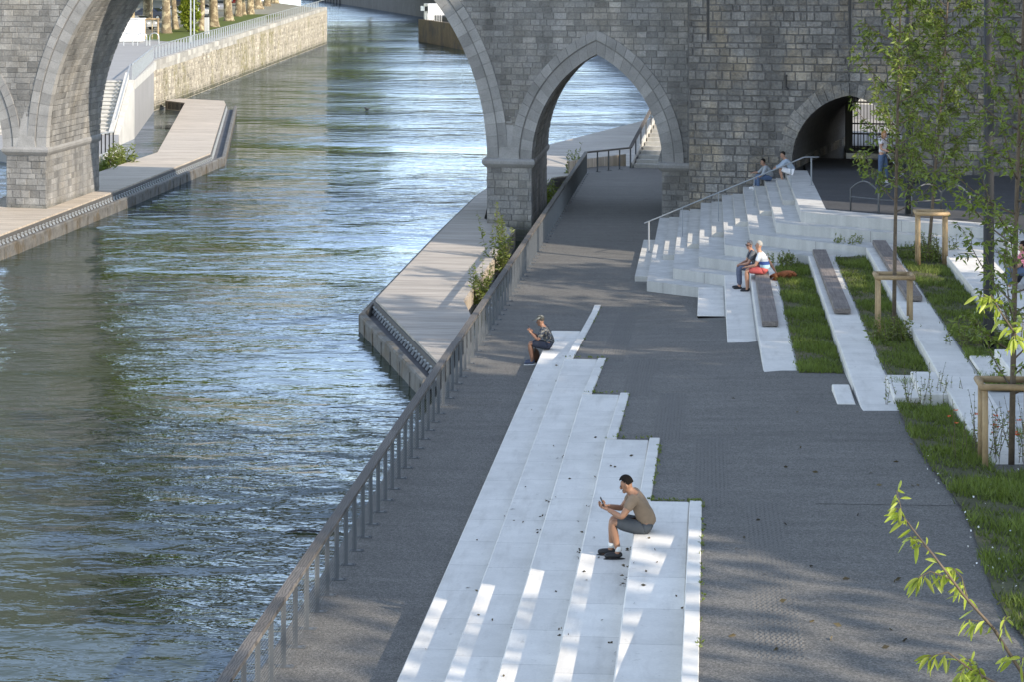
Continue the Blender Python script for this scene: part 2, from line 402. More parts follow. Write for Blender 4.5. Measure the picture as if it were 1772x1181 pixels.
# ================================================================ white seating steps towards the river
t=thing('seating_steps','long white concrete seating steps fanning down from the promenade to the river path','steps',(-2,40,0))
def bevel_box(q,x0,x1,y0,y1,z0,z1,bv=.018):
    c=[(x0,y0),(x1,y0),(x1,y1),(x0,y1)]; ci=[(x0+bv,y0+bv),(x1-bv,y0+bv),(x1-bv,y1-bv),(x0+bv,y1-bv)]
    vs=[(*p,z0) for p in c]+[(*p,z1-bv) for p in c]+[(*p,z1) for p in ci]
    q.add(vs,[(3,2,1,0),(0,1,5,4),(1,2,6,5),(2,3,7,6),(3,0,4,7),(4,5,9,8),(5,6,10,9),(6,7,11,10),(7,4,8,11),(8,9,10,11)])
for k in range(5):
    q=MB(); z=RS*(k+1)
    bevel_box(q,XK[k],XK[k+1]+(.005 if k<4 else .01),9,yD(DK[k],XK[k]),-.2 if k==0 else z-RS-.1,z)
    # the tread reaches on to the edge strip beyond the next step
    q.build('step',MAT['concrete'],t)
for k,(d0,d1,xl) in enumerate(segs):
    q=MB(); x0,x1=XK[k+1]+.015,xl; n=8
    ys=[yD(d0,x0)+(yD(d1,x0)-yD(d0,x0))*i/n for i in range(n+1)]
    vs=[]
    for y in ys:
        z=max(ramp_h(x1,y)+.03,.03)
        vs+=[(x0,y,-.3),(x1,y,-.3),(x1,y,z-.01),(x1-.01,y,z),(x0+.01,y,z),(x0,y,z-.01)]
    fs=[tuple(range(6)),tuple(n*6+i for i in range(5,-1,-1))]
    for i in range(n):
        for j in range(6): fs.append((i*6+(j+1)%6,i*6+j,(i+1)*6+j,(i+1)*6+(j+1)%6))
    q.add(vs,fs); q.build('edge_strip',MAT['concrete'],t)

# ================================================================ stepped terraces on the bank
RZ=.311
Z=[RZ*k for k in range(8)]
XA=[None,-1.83,-1.075,-.32,.446,1.2,1.97,2.72]         # back parts: left edges of the stair flights
corner=[None,(1118.6,485.4),(1163.8,463.8),(1207.7,443.5),(1252,423),(1296,404),(1340,385),(1382,366)]
XF=[None,-.32,.42,1.13,2.80,4.40,6.20,7.75]            # long edges of the ledges
fend=[None,(1212,497),(1256,476),(1303,455),(1408,442),(1515,428),(1616,409),(1722,395)]
yend=[None,yD(60.6,0),yD(54.3,0),yD(48.2,1),yD(42.2,3),yD(35.3,4.5),30.,14.]
TWR=86.2                                                # tower face: depth 86.2-.3 L
def twr_y(x):                                           # y of the tower face at world x
    # D=86.2-.3L, L=x ct + y st, D=-x st + y ct
    return (86.2+x*(ST-.3*CT))/(CT+.3*ST)
t=thing('terrace_stairs','pale concrete terraces and stairs climbing from the promenade to the upper square','stairs',(3,64,0))
LEV=[None]*8
for k in range(1,8):
    z=Z[k]; c=G(*corner[k],z); f=G(*fend[k],z)
    xl=XA[k]; xf=XF[k]
    poly=[(xl,twr_y(xl)+.3),(xl,c.y),(xf,f.y),(xf,yend[k])]
    xr=14.5 if k<7 else 22.
    poly+=[(xr,yend[k]),(xr,twr_y(xr)+.3)]
    LEV[k]=poly
    q=MB(); q.prism(poly,-.4 if k==1 else z-RZ-.25,z)
    q.build('step',MAT['concrete2'] if k>0 else MAT['concrete3'],t)
# half steps for walking, one on each tread
for k in range(0,7):
    z=Z[k]; xl=(XA[k+1]-.38); y1=twr_y(xl)-.75-.25*k*.4; y0=G(*corner[k+1],z).y+(2.0 if k else .6)
    if k==0: xl=XA[1]-.42; y0=yD(69.5,0); y1=yD(79,0)
    q=MB(); q.prism([(xl,y0),(XA[k+1]-.004,y0),(XA[k+1]-.004,y1),(xl,y1)],z-.05,z+RZ/2)
    q.build('half_step',MAT['concrete3'],t)
for (px,py,k,w_,l_) in ((1446,706,3,.42,.75),(1605,690,4,.5,.9),(1755,655,5,.6,1.0)):
    pass
# upper square
sq=[(3.5,twr_y(3.5)+6),(3.5,G(1420,362,Z[7]).y),(8.55,G(1722,395,Z[7]).y+.8),(8.55,10),(40,10),(40,twr_y(40)+6)]
q=MB(); q.prism(sq,Z[7]-.2,Z[7]+.006); struct(q.build('upper_square',MAT['plaza']))
# white lining of the big ledges, joints and all: separate pale slabs on the treads
for k,x1w in ((3,.72),(4,.72),(5,.74),(6,1.25)):
    f=G(*fend[k],Z[k]); x0=XF[k]; ye=yend[k]
    q=MB(); bevel_box(q,x0-.004,x0+x1w,ye,f.y-.1,Z[k]-.12,Z[k]+.012)
    q.build('ledge_slab',MAT['concrete'],t)
for k in (1,2):
    q=MB(); f=G(*fend[k],Z[k]); bevel_box(q,XF[k]-.004,XF[k+1]-.02,yend[k],f.y-.05,Z[k]-.12,Z[k]+.012); q.build('ledge_slab',MAT['concrete'],t)
# low blocks at the ends of the ledges
def block(px,py,z,wx,ly,zt):
    p=G(px,py,z); q=MB(); bevel_box(q,p.x,p.x+wx,p.y,p.y+ly,z-.3,zt); q.build('end_block',MAT['concrete'],t)
block(1449,704,1.18,.34,2.0,1.235)
block(1548,690,1.34,.62,2.4,1.36); block(1595,690,1.42,.5,2.4,1.5)
block(1700,655,1.6,.7,2.2,1.66); block(1748,655,1.7,.9,2.4,1.85)

# ================================================================ bridge
UD=Vector((CT+.3*ST, ST-.3*CT,0)); UD.normalize()        # along the bridge (rightwards)
ND=Vector((-(-ST)-.3*CT, -CT-.3*ST,0)); ND.normalize()   # outward, towards the camera
YD_=Vector((0,1,0))
PB=at(886,88.77,0)
def bu(px): D=88.77/(1+.3*(px-886)/F_); return (at(px,D,0)-PB).dot(UD)
def BW(u,z,d=0.0): p=PB+UD*u+ND*d; return Vector((p.x,p.y,z))
ZS=2.10
THK=8.2
u5,u21,u80,u843,u918,u1146,u1192=[bu(p) for p in (5,21,80,843,920,1146,1192)]
mainA=(u843-u80)/2; mainC=(u843+u80)/2; mainR=mainA*1.04
sA=(u1146-u918)/2; sC=(u1146+u918)/2; sR=sA*1.78
lC=u5-sA
ARCH=[(lC,sA,sR),(mainC,mainA,mainR),(sC,sA,sR)]
def arch_pt(uc,a,R,e,s,side):       # s 0..1 from springing to apex, side -1 left, +1 right
    cx=a-R; r=R+e                   # right arc centre (uc + (a-R)) for the right side
    tap=math.acos(max(-1,min(1,(R-a)/r)))
    th=tap*s
    x=(cx+r*math.cos(th)); return (uc+side*x, ZS+r*math.sin(th))
def arch_curve(uc,a,R,e,n=26):
    L=[arch_pt(uc,a,R,e,i/n,-1) for i in range(n+1)]; Rr=[arch_pt(uc,a,R,e,i/n,1) for i in range(n)]
    return L+Rr[::-1]
ZTOP=15.5
bridge=thing('stone_bridge','medieval grey stone bridge with pointed arches over the river','bridge',BW(0,0))
# core: spandrel polygon extruded along the river
u0=lC-sA-3.0
def core(e):
    pts=[(u0,ZTOP),(u0,ZS)]
    for uc,a,R in ARCH: pts+=arch_curve(uc,a,R,e)
    pts+=[(u1192+3,ZS),(u1192+3,ZTOP)]
    return pts
def extrude_core(name,e,d0,thk,mat):
    pts=core(e); n=len(pts); q=MB()
    f=[BW(u,z,d0) for u,z in pts]; bk=[p+YD_*thk for p in f]
    tr=tessellate_polygon([[Vector((u,z,0)) for u,z in pts]])
    fs=[]
    for a_,b_,c_ in tr:
        P=[pts[i] for i in(a_,b_,c_)]; o=(P[1][0]-P[0][0])*(P[2][1]-P[0][1])-(P[2][0]-P[0][0])*(P[1][1]-P[0][1])
        if o<0: a_,c_=c_,a_
        fs.append((a_,b_,c_)); fs.append((n+c_,n+b_,n+a_))
    for i in range(n): j=(i+1)%n; fs.append((i,n+i,n+j,j))
    q.add(f+bk,fs); return q.build(name,mat,bridge)
extrude_core('core',.01,0.,THK,MAT['mortar'])
def masonry(q,fn,u0,u1,v0,v1,hr,wr,gap=.010,proud=(.010,.026),keep=None,bev=.014):
    v=v0
    while v<v1-.02:
        h=min(random.uniform(*hr),v1-v); u=u0-random.uniform(0,wr[1])
        base=random.uniform(-.12,.12)
        while u<u1:
            w_=random.uniform(*wr)*random.choice((.8,1,1,1.25)); ua=max(u,u0); ub=min(u+w_,u1); u+=w_
            if ub-ua<.05: continue
            split=[(v,v+h)]
            if h>.34 and random.random()<.25: split=[(v,v+h*.5),(v+h*.5,v+h)]
            for va,vb in split:
                if keep and not keep((ua+ub)/2,(va+vb)/2): continue
                g=gap*random.uniform(.6,1.3)/2; pr=random.uniform(*proud); bv=bev
                a=[(ua+g,va+g),(ub-g,va+g),(ub-g,vb-g),(ua+g,vb-g)]
                jj=lambda: random.uniform(-.008,.008)
                c=[(ua+g+bv+jj(),va+g+bv+jj()),(ub-g-bv+jj(),va+g+bv+jj()),(ub-g-bv+jj(),vb-g-bv+jj()),(ua+g+bv+jj(),vb-g-bv+jj())]
                vs=[fn(x,y,-.01) for x,y in a]+[fn(x,y,pr+random.uniform(-.006,.006)) for x,y in c]
                tt=min(1,max(0,.5+base+random.gauss(0,.24)))
                q.add(vs,[(0,1,5,4),(1,2,6,5),(2,3,7,6),(3,0,4,7),(4,5,6,7)],tt)
        v+=h
RI,RO=.47,.84
def outside(u,z):
    for uc,a,R in ARCH:
        if z<ZS-.05: return False
        x=abs(u-uc); r=math.hypot(x-(a-R),z-ZS)
        if r<R+RO-.12: return False
    return True
q=MB(); masonry(q,lambda u,v,d: BW(u,v,d),u0,u1192-.02,ZS-.0,11.2,(.20,.27),(.32,.58),keep=outside)
q.build('masonry_face',MAT['ashlar'],bridge)
# arch rings, two orders of dressed voussoirs
def voussoirs(q,uc,a,R,e0,e1,d0,d1,n):
    for side in(-1,1):
        for i in range(n):
            s0,s1=(i+.014*1.0)/n,(i+1-.014)/n; vs=[]; K=2
            for d in(d0,d1):
                for s in [s0+(s1-s0)*k/K for k in range(K+1)]:
                    for e in(e0,e1): u,z=arch_pt(uc,a,R,e,s,side); vs.append(BW(u,z,d))
            m=2*(K+1); fs=[]
            for k in range(K):
                A=2*k; fs+=[(m+A,m+A+1,m+A+3,m+A+2),(A,A+2,m+A+2,m+A),(A+1,m+A+1,m+A+3,A+3)]
            fs+=[(0,m,m+1,1),(2*K,2*K+1,m+2*K+1,m+2*K)]
            if side<0: fs=[f[::-1] for f in fs]
            q.add(vs,fs,min(1,max(0,random.gauss(.5,.26))))
for (uc,a,R),n in zip(ARCH,(14,34,14)):
    q=MB(); voussoirs(q,uc,a,R,.0,RI-.02,-.30,.015,n); q.build('inner_arch_ring',MAT['ring'],bridge)
    q=MB(); voussoirs(q,uc,a,R,RI+.03,RO,-.30,.055,n); q.build('outer_arch_ring',MAT['ring'],bridge)
# soffits
for (uc,a,R) in ARCH:
    nL=40
    Ls=[0]; P0=arch_pt(uc,a,R,-.01,0,1)
    for i in range(1,nL+1):
        p=arch_pt(uc,a,R,-.01,i/nL,1); Ls.append(Ls[-1]+math.hypot(p[0]-P0[0],p[1]-P0[1])); P0=p
    tot=Ls[-1]
    for side in(-1,1):
        def fn(u,v,d,side=side):
            x,z=arch_pt(uc,a,R,-.005-d,min(1,max(0,v/tot)),side); p=BW(x,z,-.32); return p+YD_*u
        q=MB(); masonry(q,fn,0,THK-.35,0,tot,(.22,.30),(.3,.6),proud=(.004,.014),gap=.012)
        if side>0: q.f=[f[::-1] for f in q.f]
        q.build('soffit',MAT['ashlar'],bridge)
# piers with cornice
def pier(ua,ub,zb,name='pier'):
    a0,a1=BW(ua,0),BW(ub,0)
    q=MB(); q.prism([a0[:2],a1[:2],(a1+YD_*THK)[:2],(a0+YD_*THK)[:2]],zb,ZS+.01); o=q.build('pier',MAT['mortar'],bridge)
    q=MB(); masonry(q,lambda u,v,d: BW(u,v,d),ua,ub,zb,ZS-.25,(.20,.32),(.25,.55),proud=(.012,.035))
    for sgn,uu in((1,ub),(-1,ua)):
        def fn(u,v,d,sgn=sgn,uu=uu): p=BW(uu,v)+YD_*u; return Vector((p.x+sgn*d,p.y,v))
        q2=MB(); masonry(q2,fn,0,THK,zb,ZS-.25,(.22,.30),(.28,.6),proud=(.008,.02))
        if sgn<0: q2.f=[f[::-1] for f in q2.f]
        q.v,q.f,q.t=q.v,q.f,q.t; bse=len(q.v); q.v+=q2.v; q.f+=[tuple(bse+i for i in f) for f in q2.f]; q.t+=q2.t
    q.build('pier_masonry',MAT['ashlar'],bridge)
    q=MB()
    prof=[(-.30,.02),(-.22,.10),(-.14,.16),(-.04,.17),(.03,.13),(.06,.06)]
    rings=[]
    for z,e in prof:
        rings.append([BW(ua-e,ZS+z,e),BW(ub+e,ZS+z,e),BW(ub+e,ZS+z,e)+YD_*(THK+.1),BW(ua-e,ZS+z,e)+YD_*(THK+.1)])
    n=len(rings); vs=[p for r in rings for p in r]; fs=[(3,2,1,0),tuple((n-1)*4+i for i in range(4))]
    for i in range(n-1):
        for j in range(4): fs.append((i*4+j,i*4+(j+1)%4,(i+1)*4+(j+1)%4,(i+1)*4+j))
    q.add(vs,fs); q.build('cornice',MAT['ring'],bridge)
pier(u21-.25,u80,-1.6); pier(u843,u918,-1.6); pier(u1146,u1192+1.5,-1.6)
# splayed caps over the piers
for ua,ub in((u21-.2,u80),(u843,u918)):
    um=(ua+ub)/2; q=MB(); 
    f=[BW(um-.42,ZS+.05,.075),BW(um+.42,ZS+.05,.075),BW(um+.28,ZS+1.05,.03),BW(um,ZS+1.75,.0),BW(um-.28,ZS+1.05,.03)]
    g=[p-ND*.5 for p in f]; q.add(f+g,[(0,1,2,3,4)]+[(i,i+5,(i+1)%5+5,(i+1)%5) for i in range(5)],.7)
    q.build('springing_stone',MAT['ring'],bridge)

# ================================================================ tower with gateway
PT=at(886,86.2,0)
def tu(px): D=86.2/(1+.3*(px-886)/F_); return (at(px,D,0)-PT).dot(UD)
def TW(u,z,d=0.): p=PT+UD*u+ND*d; return Vector((p.x,p.y,z))
tower=thing('stone_tower','massive old rubble stone tower with an arched gateway on the right bank','tower',TW(tu(1400),0))
tuL,tuR=tu(1192),tu(1192)+19.
gL,gR=tu(1371),tu(1571); gC=(gL+gR)/2; gA=(gR-gL)/2; gZ=Z[7]; gS=gZ+.35; gRad=gA*1.17
def g_pt(e,s,side):
    cx=gA-gRad; r=gRad+e; tap=math.acos((gRad-gA)/r); th=tap*s; return (gC+side*(cx+r*math.cos(th)), gS+r*math.sin(th)*1.0)
def g_curve(e,n=18):
    L=[g_pt(e,i/n,-1) for i in range(n+1)]; Rr=[g_pt(e,i/n,1) for i in range(n)]; return L+Rr[::-1]
slits=[(tu(1225.5),6.85,12.,.07),(tu(1471),6.75,12.,.075)]
TH_T=13.0
pts=[(tuL,14.5),(tuL,-1.6),(gL,-1.6)]+[(gL,gZ-.01)]+g_curve(0)+[(gR,gZ-.01),(gR,-1.6),(tuR,-1.6),(tuR,14.5)]
n=len(pts); q=MB(); f=[TW(u,z) for u,z in pts]; bk=[TW(u,z,-TH_T) for u,z in pts]; fs=[]
for a_,b_,c_ in tessellate_polygon([[Vector((u,z,0)) for u,z in pts]]):
    P=[pts[i] for i in(a_,b_,c_)]; o=(P[1][0]-P[0][0])*(P[2][1]-P[0][1])-(P[2][0]-P[0][0])*(P[1][1]-P[0][1])
    if o<0: a_,c_=c_,a_
    fs+= [(a_,b_,c_),(n+c_,n+b_,n+a_)]
for i in range(n): j=(i+1)%n; fs.append((i,n+i,n+j,j))
q.add(f+bk,fs); q.build('core',MAT['tmortar'],tower)
def tkeep(u,z):
    if gL-.05<u<gR+.05 and z<gS: return False
    x=abs(u-gC); r=math.hypot(x-(gA-gRad),z-gS)
    if z>=gS and r<gRad+.5: return False
    for su,z0,z1,w_ in slits:
        if abs(u-su)<w_ and z>z0: return False
    return True
q=MB(); 
zz=-.3
us=[tuL]+sorted([s[0] for s in slits])+[tuR]
ul=[tuL,slits[0][0]-.035,slits[0][0]+.035,slits[1][0]-.04,slits[1][0]+.04,tuR]
fnT=lambda u,v,d: TW(u,v,d)
masonry(q,fnT,tuL,tuR,-.3,slits[1][1],(.20,.34),(.26,.62),gap=.026,proud=(.015,.05),keep=tkeep,bev=.02)
for a_,b_ in((ul[0],ul[1]),(ul[2],ul[3]),(ul[4],ul[5])): masonry(q,fnT,a_,b_,slits[1][1],10.0,(.20,.34),(.26,.62),gap=.026,proud=(.015,.05),bev=.02)
q.build('rubble_face',MAT['tower'],tower)
for su,z0,z1,w_ in slits:
    q=MB(); q.add([TW(su-.038,z0,.002),TW(su+.038,z0,.002),TW(su+.038,10,.002),TW(su-.038,10,.002)],[(0,1,2,3)]); q.build('arrow_slit',MAT['black'],tower)
q=MB()
for side in(-1,1):
    N_=13
    for i in range(N_):
        s0,s1=(i+.03)/N_,(i+.97)/N_; vs=[]; e1=.48+random.uniform(-.05,.08)
        for d in(-.3,random.uniform(.03,.075)):
            for s in(s0,s1):
                for e in(0,e1): u,z=g_pt(e,s,side); vs.append(TW(u,z,d))
        fs=[(4,5,7,6),(0,2,6,4),(1,5,7,3),(0,4,5,1),(2,3,7,6)]
        if side<0: fs=[f_[::-1] for f_ in fs]
        q.add(vs,fs,min(1,max(0,random.gauss(.5,.25))))
q.build('gateway_arch',MAT['tower'],tower)
# passage walls: stones on the left jamb
def fnJ(u,v,d): p=TW(gL+d,v,-u); return p
q=MB(); masonry(q,fnJ,.3,TH_T-.2,gZ,gS,(.3,.4),(.35,.7),gap=.03,proud=(.01,.03))
q.build('jamb_masonry',MAT['tower'],tower)
q=MB(); q.tube([TW(tu(1361),5.6,.02),TW(tu(1361),5.6,.13),TW(tu(1361.5),5.2,.14),TW(tu(1366),5.1,.14)],.035,8); q.build('iron_hook',MAT['black'],tower)
# rear wall of the passage with a narrower opening
def u_at(px,d,u=10.):
    for _ in range(30): u+=(px-px_of(TW(u,gZ+1,d))[0])*.012
    return u
ub0=u_at(1456,-TH_T+.1)
q=MB(); q.prism([TW(gL-1,0,-TH_T+.4)[:2],TW(ub0,0,-TH_T+.4)[:2],TW(ub0,0,-TH_T-.6)[:2],TW(gL-1,0,-TH_T-.6)[:2]],gZ-.2,gS+4.5)
q.prism([TW(ub0+.002,0,-TH_T+.4)[:2],TW(gR+1.5,0,-TH_T+.4)[:2],TW(gR+1.5,0,-TH_T-.6)[:2],TW(ub0+.002,0,-TH_T-.6)[:2]],gZ+3.0,gS+4.5)
q.build('rear_wall',MAT['tmortar'],tower)
# ground behind the gateway, and the sunlit house across the street
q=MB(); q.prism([TW(gL-6,0,-TH_T+.5)[:2],TW(gR+14,0,-TH_T+.5)[:2],TW(gR+30,0,-60)[:2],TW(gL-4,0,-60)[:2]],Z[7]-.3,Z[7]+.002); struct(q.build('street',MAT['quaypave']))
# gate in the passage
gate=thing('iron_gate','black iron barred gate standing open in the dark gateway','gate',TW(gC-.5,gZ,-6.5))
q=MB(); zt=gS+2.2
pw=TW(tu(1470)+1.0,0,-6.4)
def GW(u,z,d=-9.): return TW(u,z,d)
# positions so that the bars read against the light beyond
ug=u_at(1469,-9.)
q.box(GW(ug,gZ+1.75),(.28,.28,3.5)); q.build('gate_post',MAT['black'],gate)
q=MB()
for i in range(16):
    u=ug+.22+i*.125; q.beam(GW(u,gZ+.08),GW(u,gZ+2.9),.026,.026)
for zz in(.15,.75,1.15,2.0,2.85): q.beam(GW(ug+.14,gZ+zz),GW(ug+2.2,gZ+zz),.03,.06)
q.beam(GW(ug+2.2,gZ+.02),GW(ug+2.2,gZ+3.1),.09,.09)
for i in range(11): u=ug+.2+i*.19; q.beam(GW(u,gZ+.15),GW(u,gZ+.75),.022,.022)
q.build('gate_leaf',MAT['black'],gate)
for i,zz in enumerate((2.35,1.95)):
    q=MB(); q.box(GW(ug-.33,gZ+zz),(.3,.06,.22 if i==0 else .10)); q.build('gate_bracket',MAT['black'],gate)
# ================================================================ house seen through the gateway
hs=thing('town_house','pale rendered wall of a house seen in sun through the gateway','house',TW(gC+6,gZ,-30))
q=MB(); q.prism([TW(gL-8,0,-30)[:2],TW(gR+26,0,-30)[:2],TW(gR+26,0,-38)[:2],TW(gL-8,0,-38)[:2]],gZ-.3,gZ+7.5); q.build('wall',M_('pale render',(.62,.60,.55),.85,(1,.1),coord='World'),hs)
q=MB(); q.prism([TW(gL-8,0,-29.93)[:2],TW(gR+26,0,-29.93)[:2],TW(gR+26,0,-30.1)[:2],TW(gL-8,0,-30.1)[:2]],gZ-.2,gZ+.7); q.build('plinth',M_('grey plinth',(.28,.28,.29),.85,(1,.1),coord='World'),hs)

# ================================================================ boardwalks
def offset_poly(P,d):                    # open polyline, offset to its left
    out=[]
    for i,p in enumerate(P):
        a=P[max(i-1,0)]; c=P[min(i+1,len(P)-1)]
        n=Vector((0,0))
        d1=(Vector(p)-Vector(a)); d2=(Vector(c)-Vector(p))
        n1=Vector((-d1.y,d1.x)).normalized() if d1.length>1e-6 else None; n2=Vector((-d2.y,d2.x)).normalized() if d2.length>1e-6 else None
        if n1 is None: out.append(Vector(p)+n2*d); continue
        if n2 is None: out.append(Vector(p)+n1*d); continue
        b=(n1+n2).normalized(); out.append(Vector(p)+b*(d/max(.3,b.dot(n1))))
    return out
def boardwalk(name,label,outer,inner,deckmat,o1=None,o2=None):
    """outer: water-side edge (xy list), inner: land side, same direction"""
    oc=Vector((*outer[0],ZB)); t=thing(name,label,'boardwalk',oc)
    q=MB(); q.prism(list(outer)+list(inner)[::-1],ZB-.07,ZB); q.build('deck',deckmat,t)
    q=MB(); q.prism(list(offset_poly(outer,.06))+[tuple(p) for p in inner[::-1]],ZB-.6,ZB-.074); q.build('fascia',MAT['fascia'],t)
    o1=[Vector(p) for p in o1] if o1 else offset_poly(outer,.60); o2=[Vector(p) for p in o2] if o2 else offset_poly(outer,.80)
    q=MB()
    for i in range(len(outer)-1):
        a,b_=Vector(outer[i]),Vector(outer[i+1])
        z=ZB-.42
        q.add([(*a,z),(*b_,z),(*o1[i+1],z-.03),(*o1[i],z-.03)],[(0,1,2,3),(3,2,1,0)])
    q.build('gutter',MAT['membrane'],t)
    q=MB()
    mixp=lambda k: [a+(b_-a)*k for a,b_ in zip(o1,o2)]
    ring=[(o1,ZB-.9),(o1,ZB-.22),(mixp(.15),ZB-.17),(mixp(.85),ZB-.17),(o2,ZB-.22),(o2,ZB-.9)]
    for i in range(len(outer)-1):
        vs=[(*r[0][j],r[1]) for r in ring for j in(i,i+1)]
        fs=[(2*k+1,2*k+3,2*k+2,2*k) for k in range(5)]
        fs+=[(0,2,4,6,8,10),(11,9,7,5,3,1)]
        q.add(vs,fs,.5)
    q.build('fender',MAT['wale'],t)
    # plates bolted along the fascia and the joints of the fender
    q=MB()
    for i in range(len(outer)-1):
        a,b_=Vector(outer[i]),Vector(outer[i+1]); d=(b_-a); L=d.length; d.normalize(); nrm=Vector((-d.y,d.x))
        s=.2
        while s<L-.1:
            for k in(0,.13):
                p=a+d*(s+k); q.beam((*(p-nrm*.03),ZB-.20),(*(p+nrm*.09),ZB-.26),.06,.10); q.beam((*(p+nrm*.02),ZB-.22),(*(p+nrm*.13),ZB-.38),.05,.03)
            s+=.48
    stuff(q.build('fixing_brackets',MAT['galv'],t))
    q=MB()
    for i in range(len(outer)-1):
        a,b_=o2[i],o2[i+1]; d=(b_-a); L=d.length; d=d.normalized(); nrm=Vector((-d.y,d.x)); s=.3
        while s<L: 
            p=a+d*s; q.beam((*(p-nrm*.01),ZB-.55),(*(p+nrm*.025),ZB-.55),.10,.5); s+=1.6
    ff=q.build('fender_blocks',MAT['wale'],t); stuff(ff)
    return t
xy=lambda p: (p.x,p.y)
# right bank: pointed near end, notch round the pier, long arm behind the bridge
n0=G(765,635,ZB)
near=[xy(n0),xy(G(650,517,ZB)),(-10.02,88),(-10.02,100.5),xy(G(945,251,ZB)),xy(G(1128,204.5,ZB)),xy(G(1175,190,ZB))]
inn=[( -6.55,n0.y-.6),(-6.55,yD(64.3,-6.5)),xy(G(802,519,ZB)),(-7.32,yD(86.9,-7)),xy(G(838,378,ZB)),(-9.55,100.5),(-7.4,100.9),(-7.4,108.5),(-6.8,109.5),(-4.2,114),(-1.5,128),(1.5,150)]
# polygon needs equal handling only as a loop
boardwalk('boardwalk','long silvery timber boardwalk with a pointed near end beside the river railing',near,inn,MAT['deck'],
 o1=[xy(G(742,656,-.52)),xy(G(633,540,-.52)),(-10.12,88),(-10.12,100.5)]+[(near[i][0]-.1,near[i][1]+.1) for i in(4,5,6)],
 o2=[xy(G(731,659,-.52)),xy(G(620.5,543,-.52)),(-10.28,88),(-10.28,100.6)]+[(near[i][0]-.28,near[i][1]+.28) for i in(4,5,6)])
# inner retaining boards of the planting pits
t=thing('planter_wall','timber lined planting pit between the right boardwalk and the railing','planter',(-7,75,-1))
q=MB()
pp=[xy(G(802,519,ZB)),(-7.32,yD(86.9,-7))]
q.beam((pp[0][0]+.02,pp[0][1],ZB-.45),(pp[1][0]+.02,pp[1][1],ZB-.45),.05,.80)
q.beam((pp[0][0],pp[0][1],ZB-.45),(-6.55,yD(64.3,-6.5),ZB-.45),.05,.80)
q.build('lining',MAT['deck2'],t)
q=MB(); q.prism([(-7.3,67),(-5.9,66),(-5.9,114),(-7.6,111),(-7.6,101),(-7.3,87)],-1.3,-1.02); struct(q.build('pit_soil',MAT['drygrass']))
# wall of the path towards the river below the railing is part of the path block; low kerb along its edge
# left bank boardwalk
nl=[xy(G(390.5,179,ZB)),xy(G(364,264.5,ZB)),xy(G(206,327.5,ZB)),xy(G(0,405.7,ZB)),xy(G(-260,497,ZB))]
il=[xy(G(286,173.5,ZB)),xy(G(320,177.5,ZB)),xy(G(272.5,263,ZB)),xy(G(156,302,ZB)),xy(G(-40,352,ZB)),xy(G(-420,440,ZB))]
tl=boardwalk('boardwalk','timber boardwalk wrapping round the foot of the left bridge pier',nl,il,MAT['deck2'])
q=MB(); e=[xy(G(286,173.5,ZB)),xy(G(320,177.5,ZB))]
q.prism([xy(G(286,173.5,ZB)),xy(G(320,177.5,ZB)),xy(G(390,179.2,ZB)),xy(G(388,174,ZB)),xy(G(311,170,ZB))],ZB-.75,ZB+.006); q.build('end_box',MAT['deck2'],tl)

# ================================================================ river railing with oak handrail
rail=thing('river_railing','long grey steel railing with a weathered oak handrail along the river path','railing',(-5.72,40,0))
RX=-5.70; RT=.97
pts=[(RX,14,0.),(RX,64,0.),(RX,107.0,0.),(-3.75,110.0,0.),(-2.85,113.1,1.65),(-2.1,115.7,3.05)]
q=MB()
hw=.065
def rail_pts(z): return [Vector((p[0],p[1],p[2]+z)) for p in pts]
P_=rail_pts(RT)
for i in range(len(P_)-1):
    a,b_=P_[i],P_[i+1]
    q.beam(a,b_,.155,.06,.5)
q.build('handrail',MAT['handrail'],rail)
q=MB()
for i in range(len(P_)-1): q.beam(P_[i]-Vector((0,0,.042)),P_[i+1]-Vector((0,0,.042)),.07,.02)
q.build('rail_flat',MAT['steel'],rail)
post=MB(); post.box((0,0,RT/2-.02),(.068,.014,RT-.06)); 
base=MB(); base.box((.03,0,.008),(.23,.10,.014)); base.box((.115,0,.02),(.03,.04,.02)); base.box((-.055,0,.02),(.03,.04,.02))
proto=None; npost=0
def put_post(p):
    global proto,npost
    npost+=1
    if proto is None:
        pm=MB(); pm.v=[(v[0]+ORG[rail.name].x,v[1]+ORG[rail.name].y,v[2]) for v in post.v]; pm.f=post.f; pm.t=post.t
        o=pm.build('post',MAT['steel'],rail)
        bm=MB(); bm.v=[(v[0]+ORG[rail.name].x,v[1]+ORG[rail.name].y,v[2]) for v in base.v]; bm.f=base.f; bm.t=base.t
        b_=bm.build('base_plate',MAT['steel'],rail); b_.parent=o
        proto=(o,b_); o.location=Vector(p)-ORG[rail.name]; return
    o=proto[0].copy(); COL.objects.link(o); o.parent=rail; o.location=Vector(p)-ORG[rail.name]
    c=proto[1].copy(); COL.objects.link(c); c.parent=o
y=yD(4000*HC/1205.2,RX)-.889*3
while y<107.5: put_post((RX,y,0)); y+=.889
for i in range(2,5):
    a,b_=Vector(pts[i]),Vector(pts[i+1]); n=max(1,int((b_-a).length/.85))
    for k in range(n): put_post(a+(b_-a)*(k/n))
# wire net on the river side
q=MB(); nx=RX-.012
for k in range(17): z=.06+k*.053; q.add([(nx,14,z),(nx,62,z),(nx,62,z+.004),(nx,14,z+.004)],[(0,1,2,3)])
for y in np.arange(18,62,.055): q.add([(nx,y,.05),(nx,y+.004,.05),(nx,y+.004,.92),(nx,y,.92)],[(0,1,2,3)])
q.build('wire_net',MAT['galv'],rail)
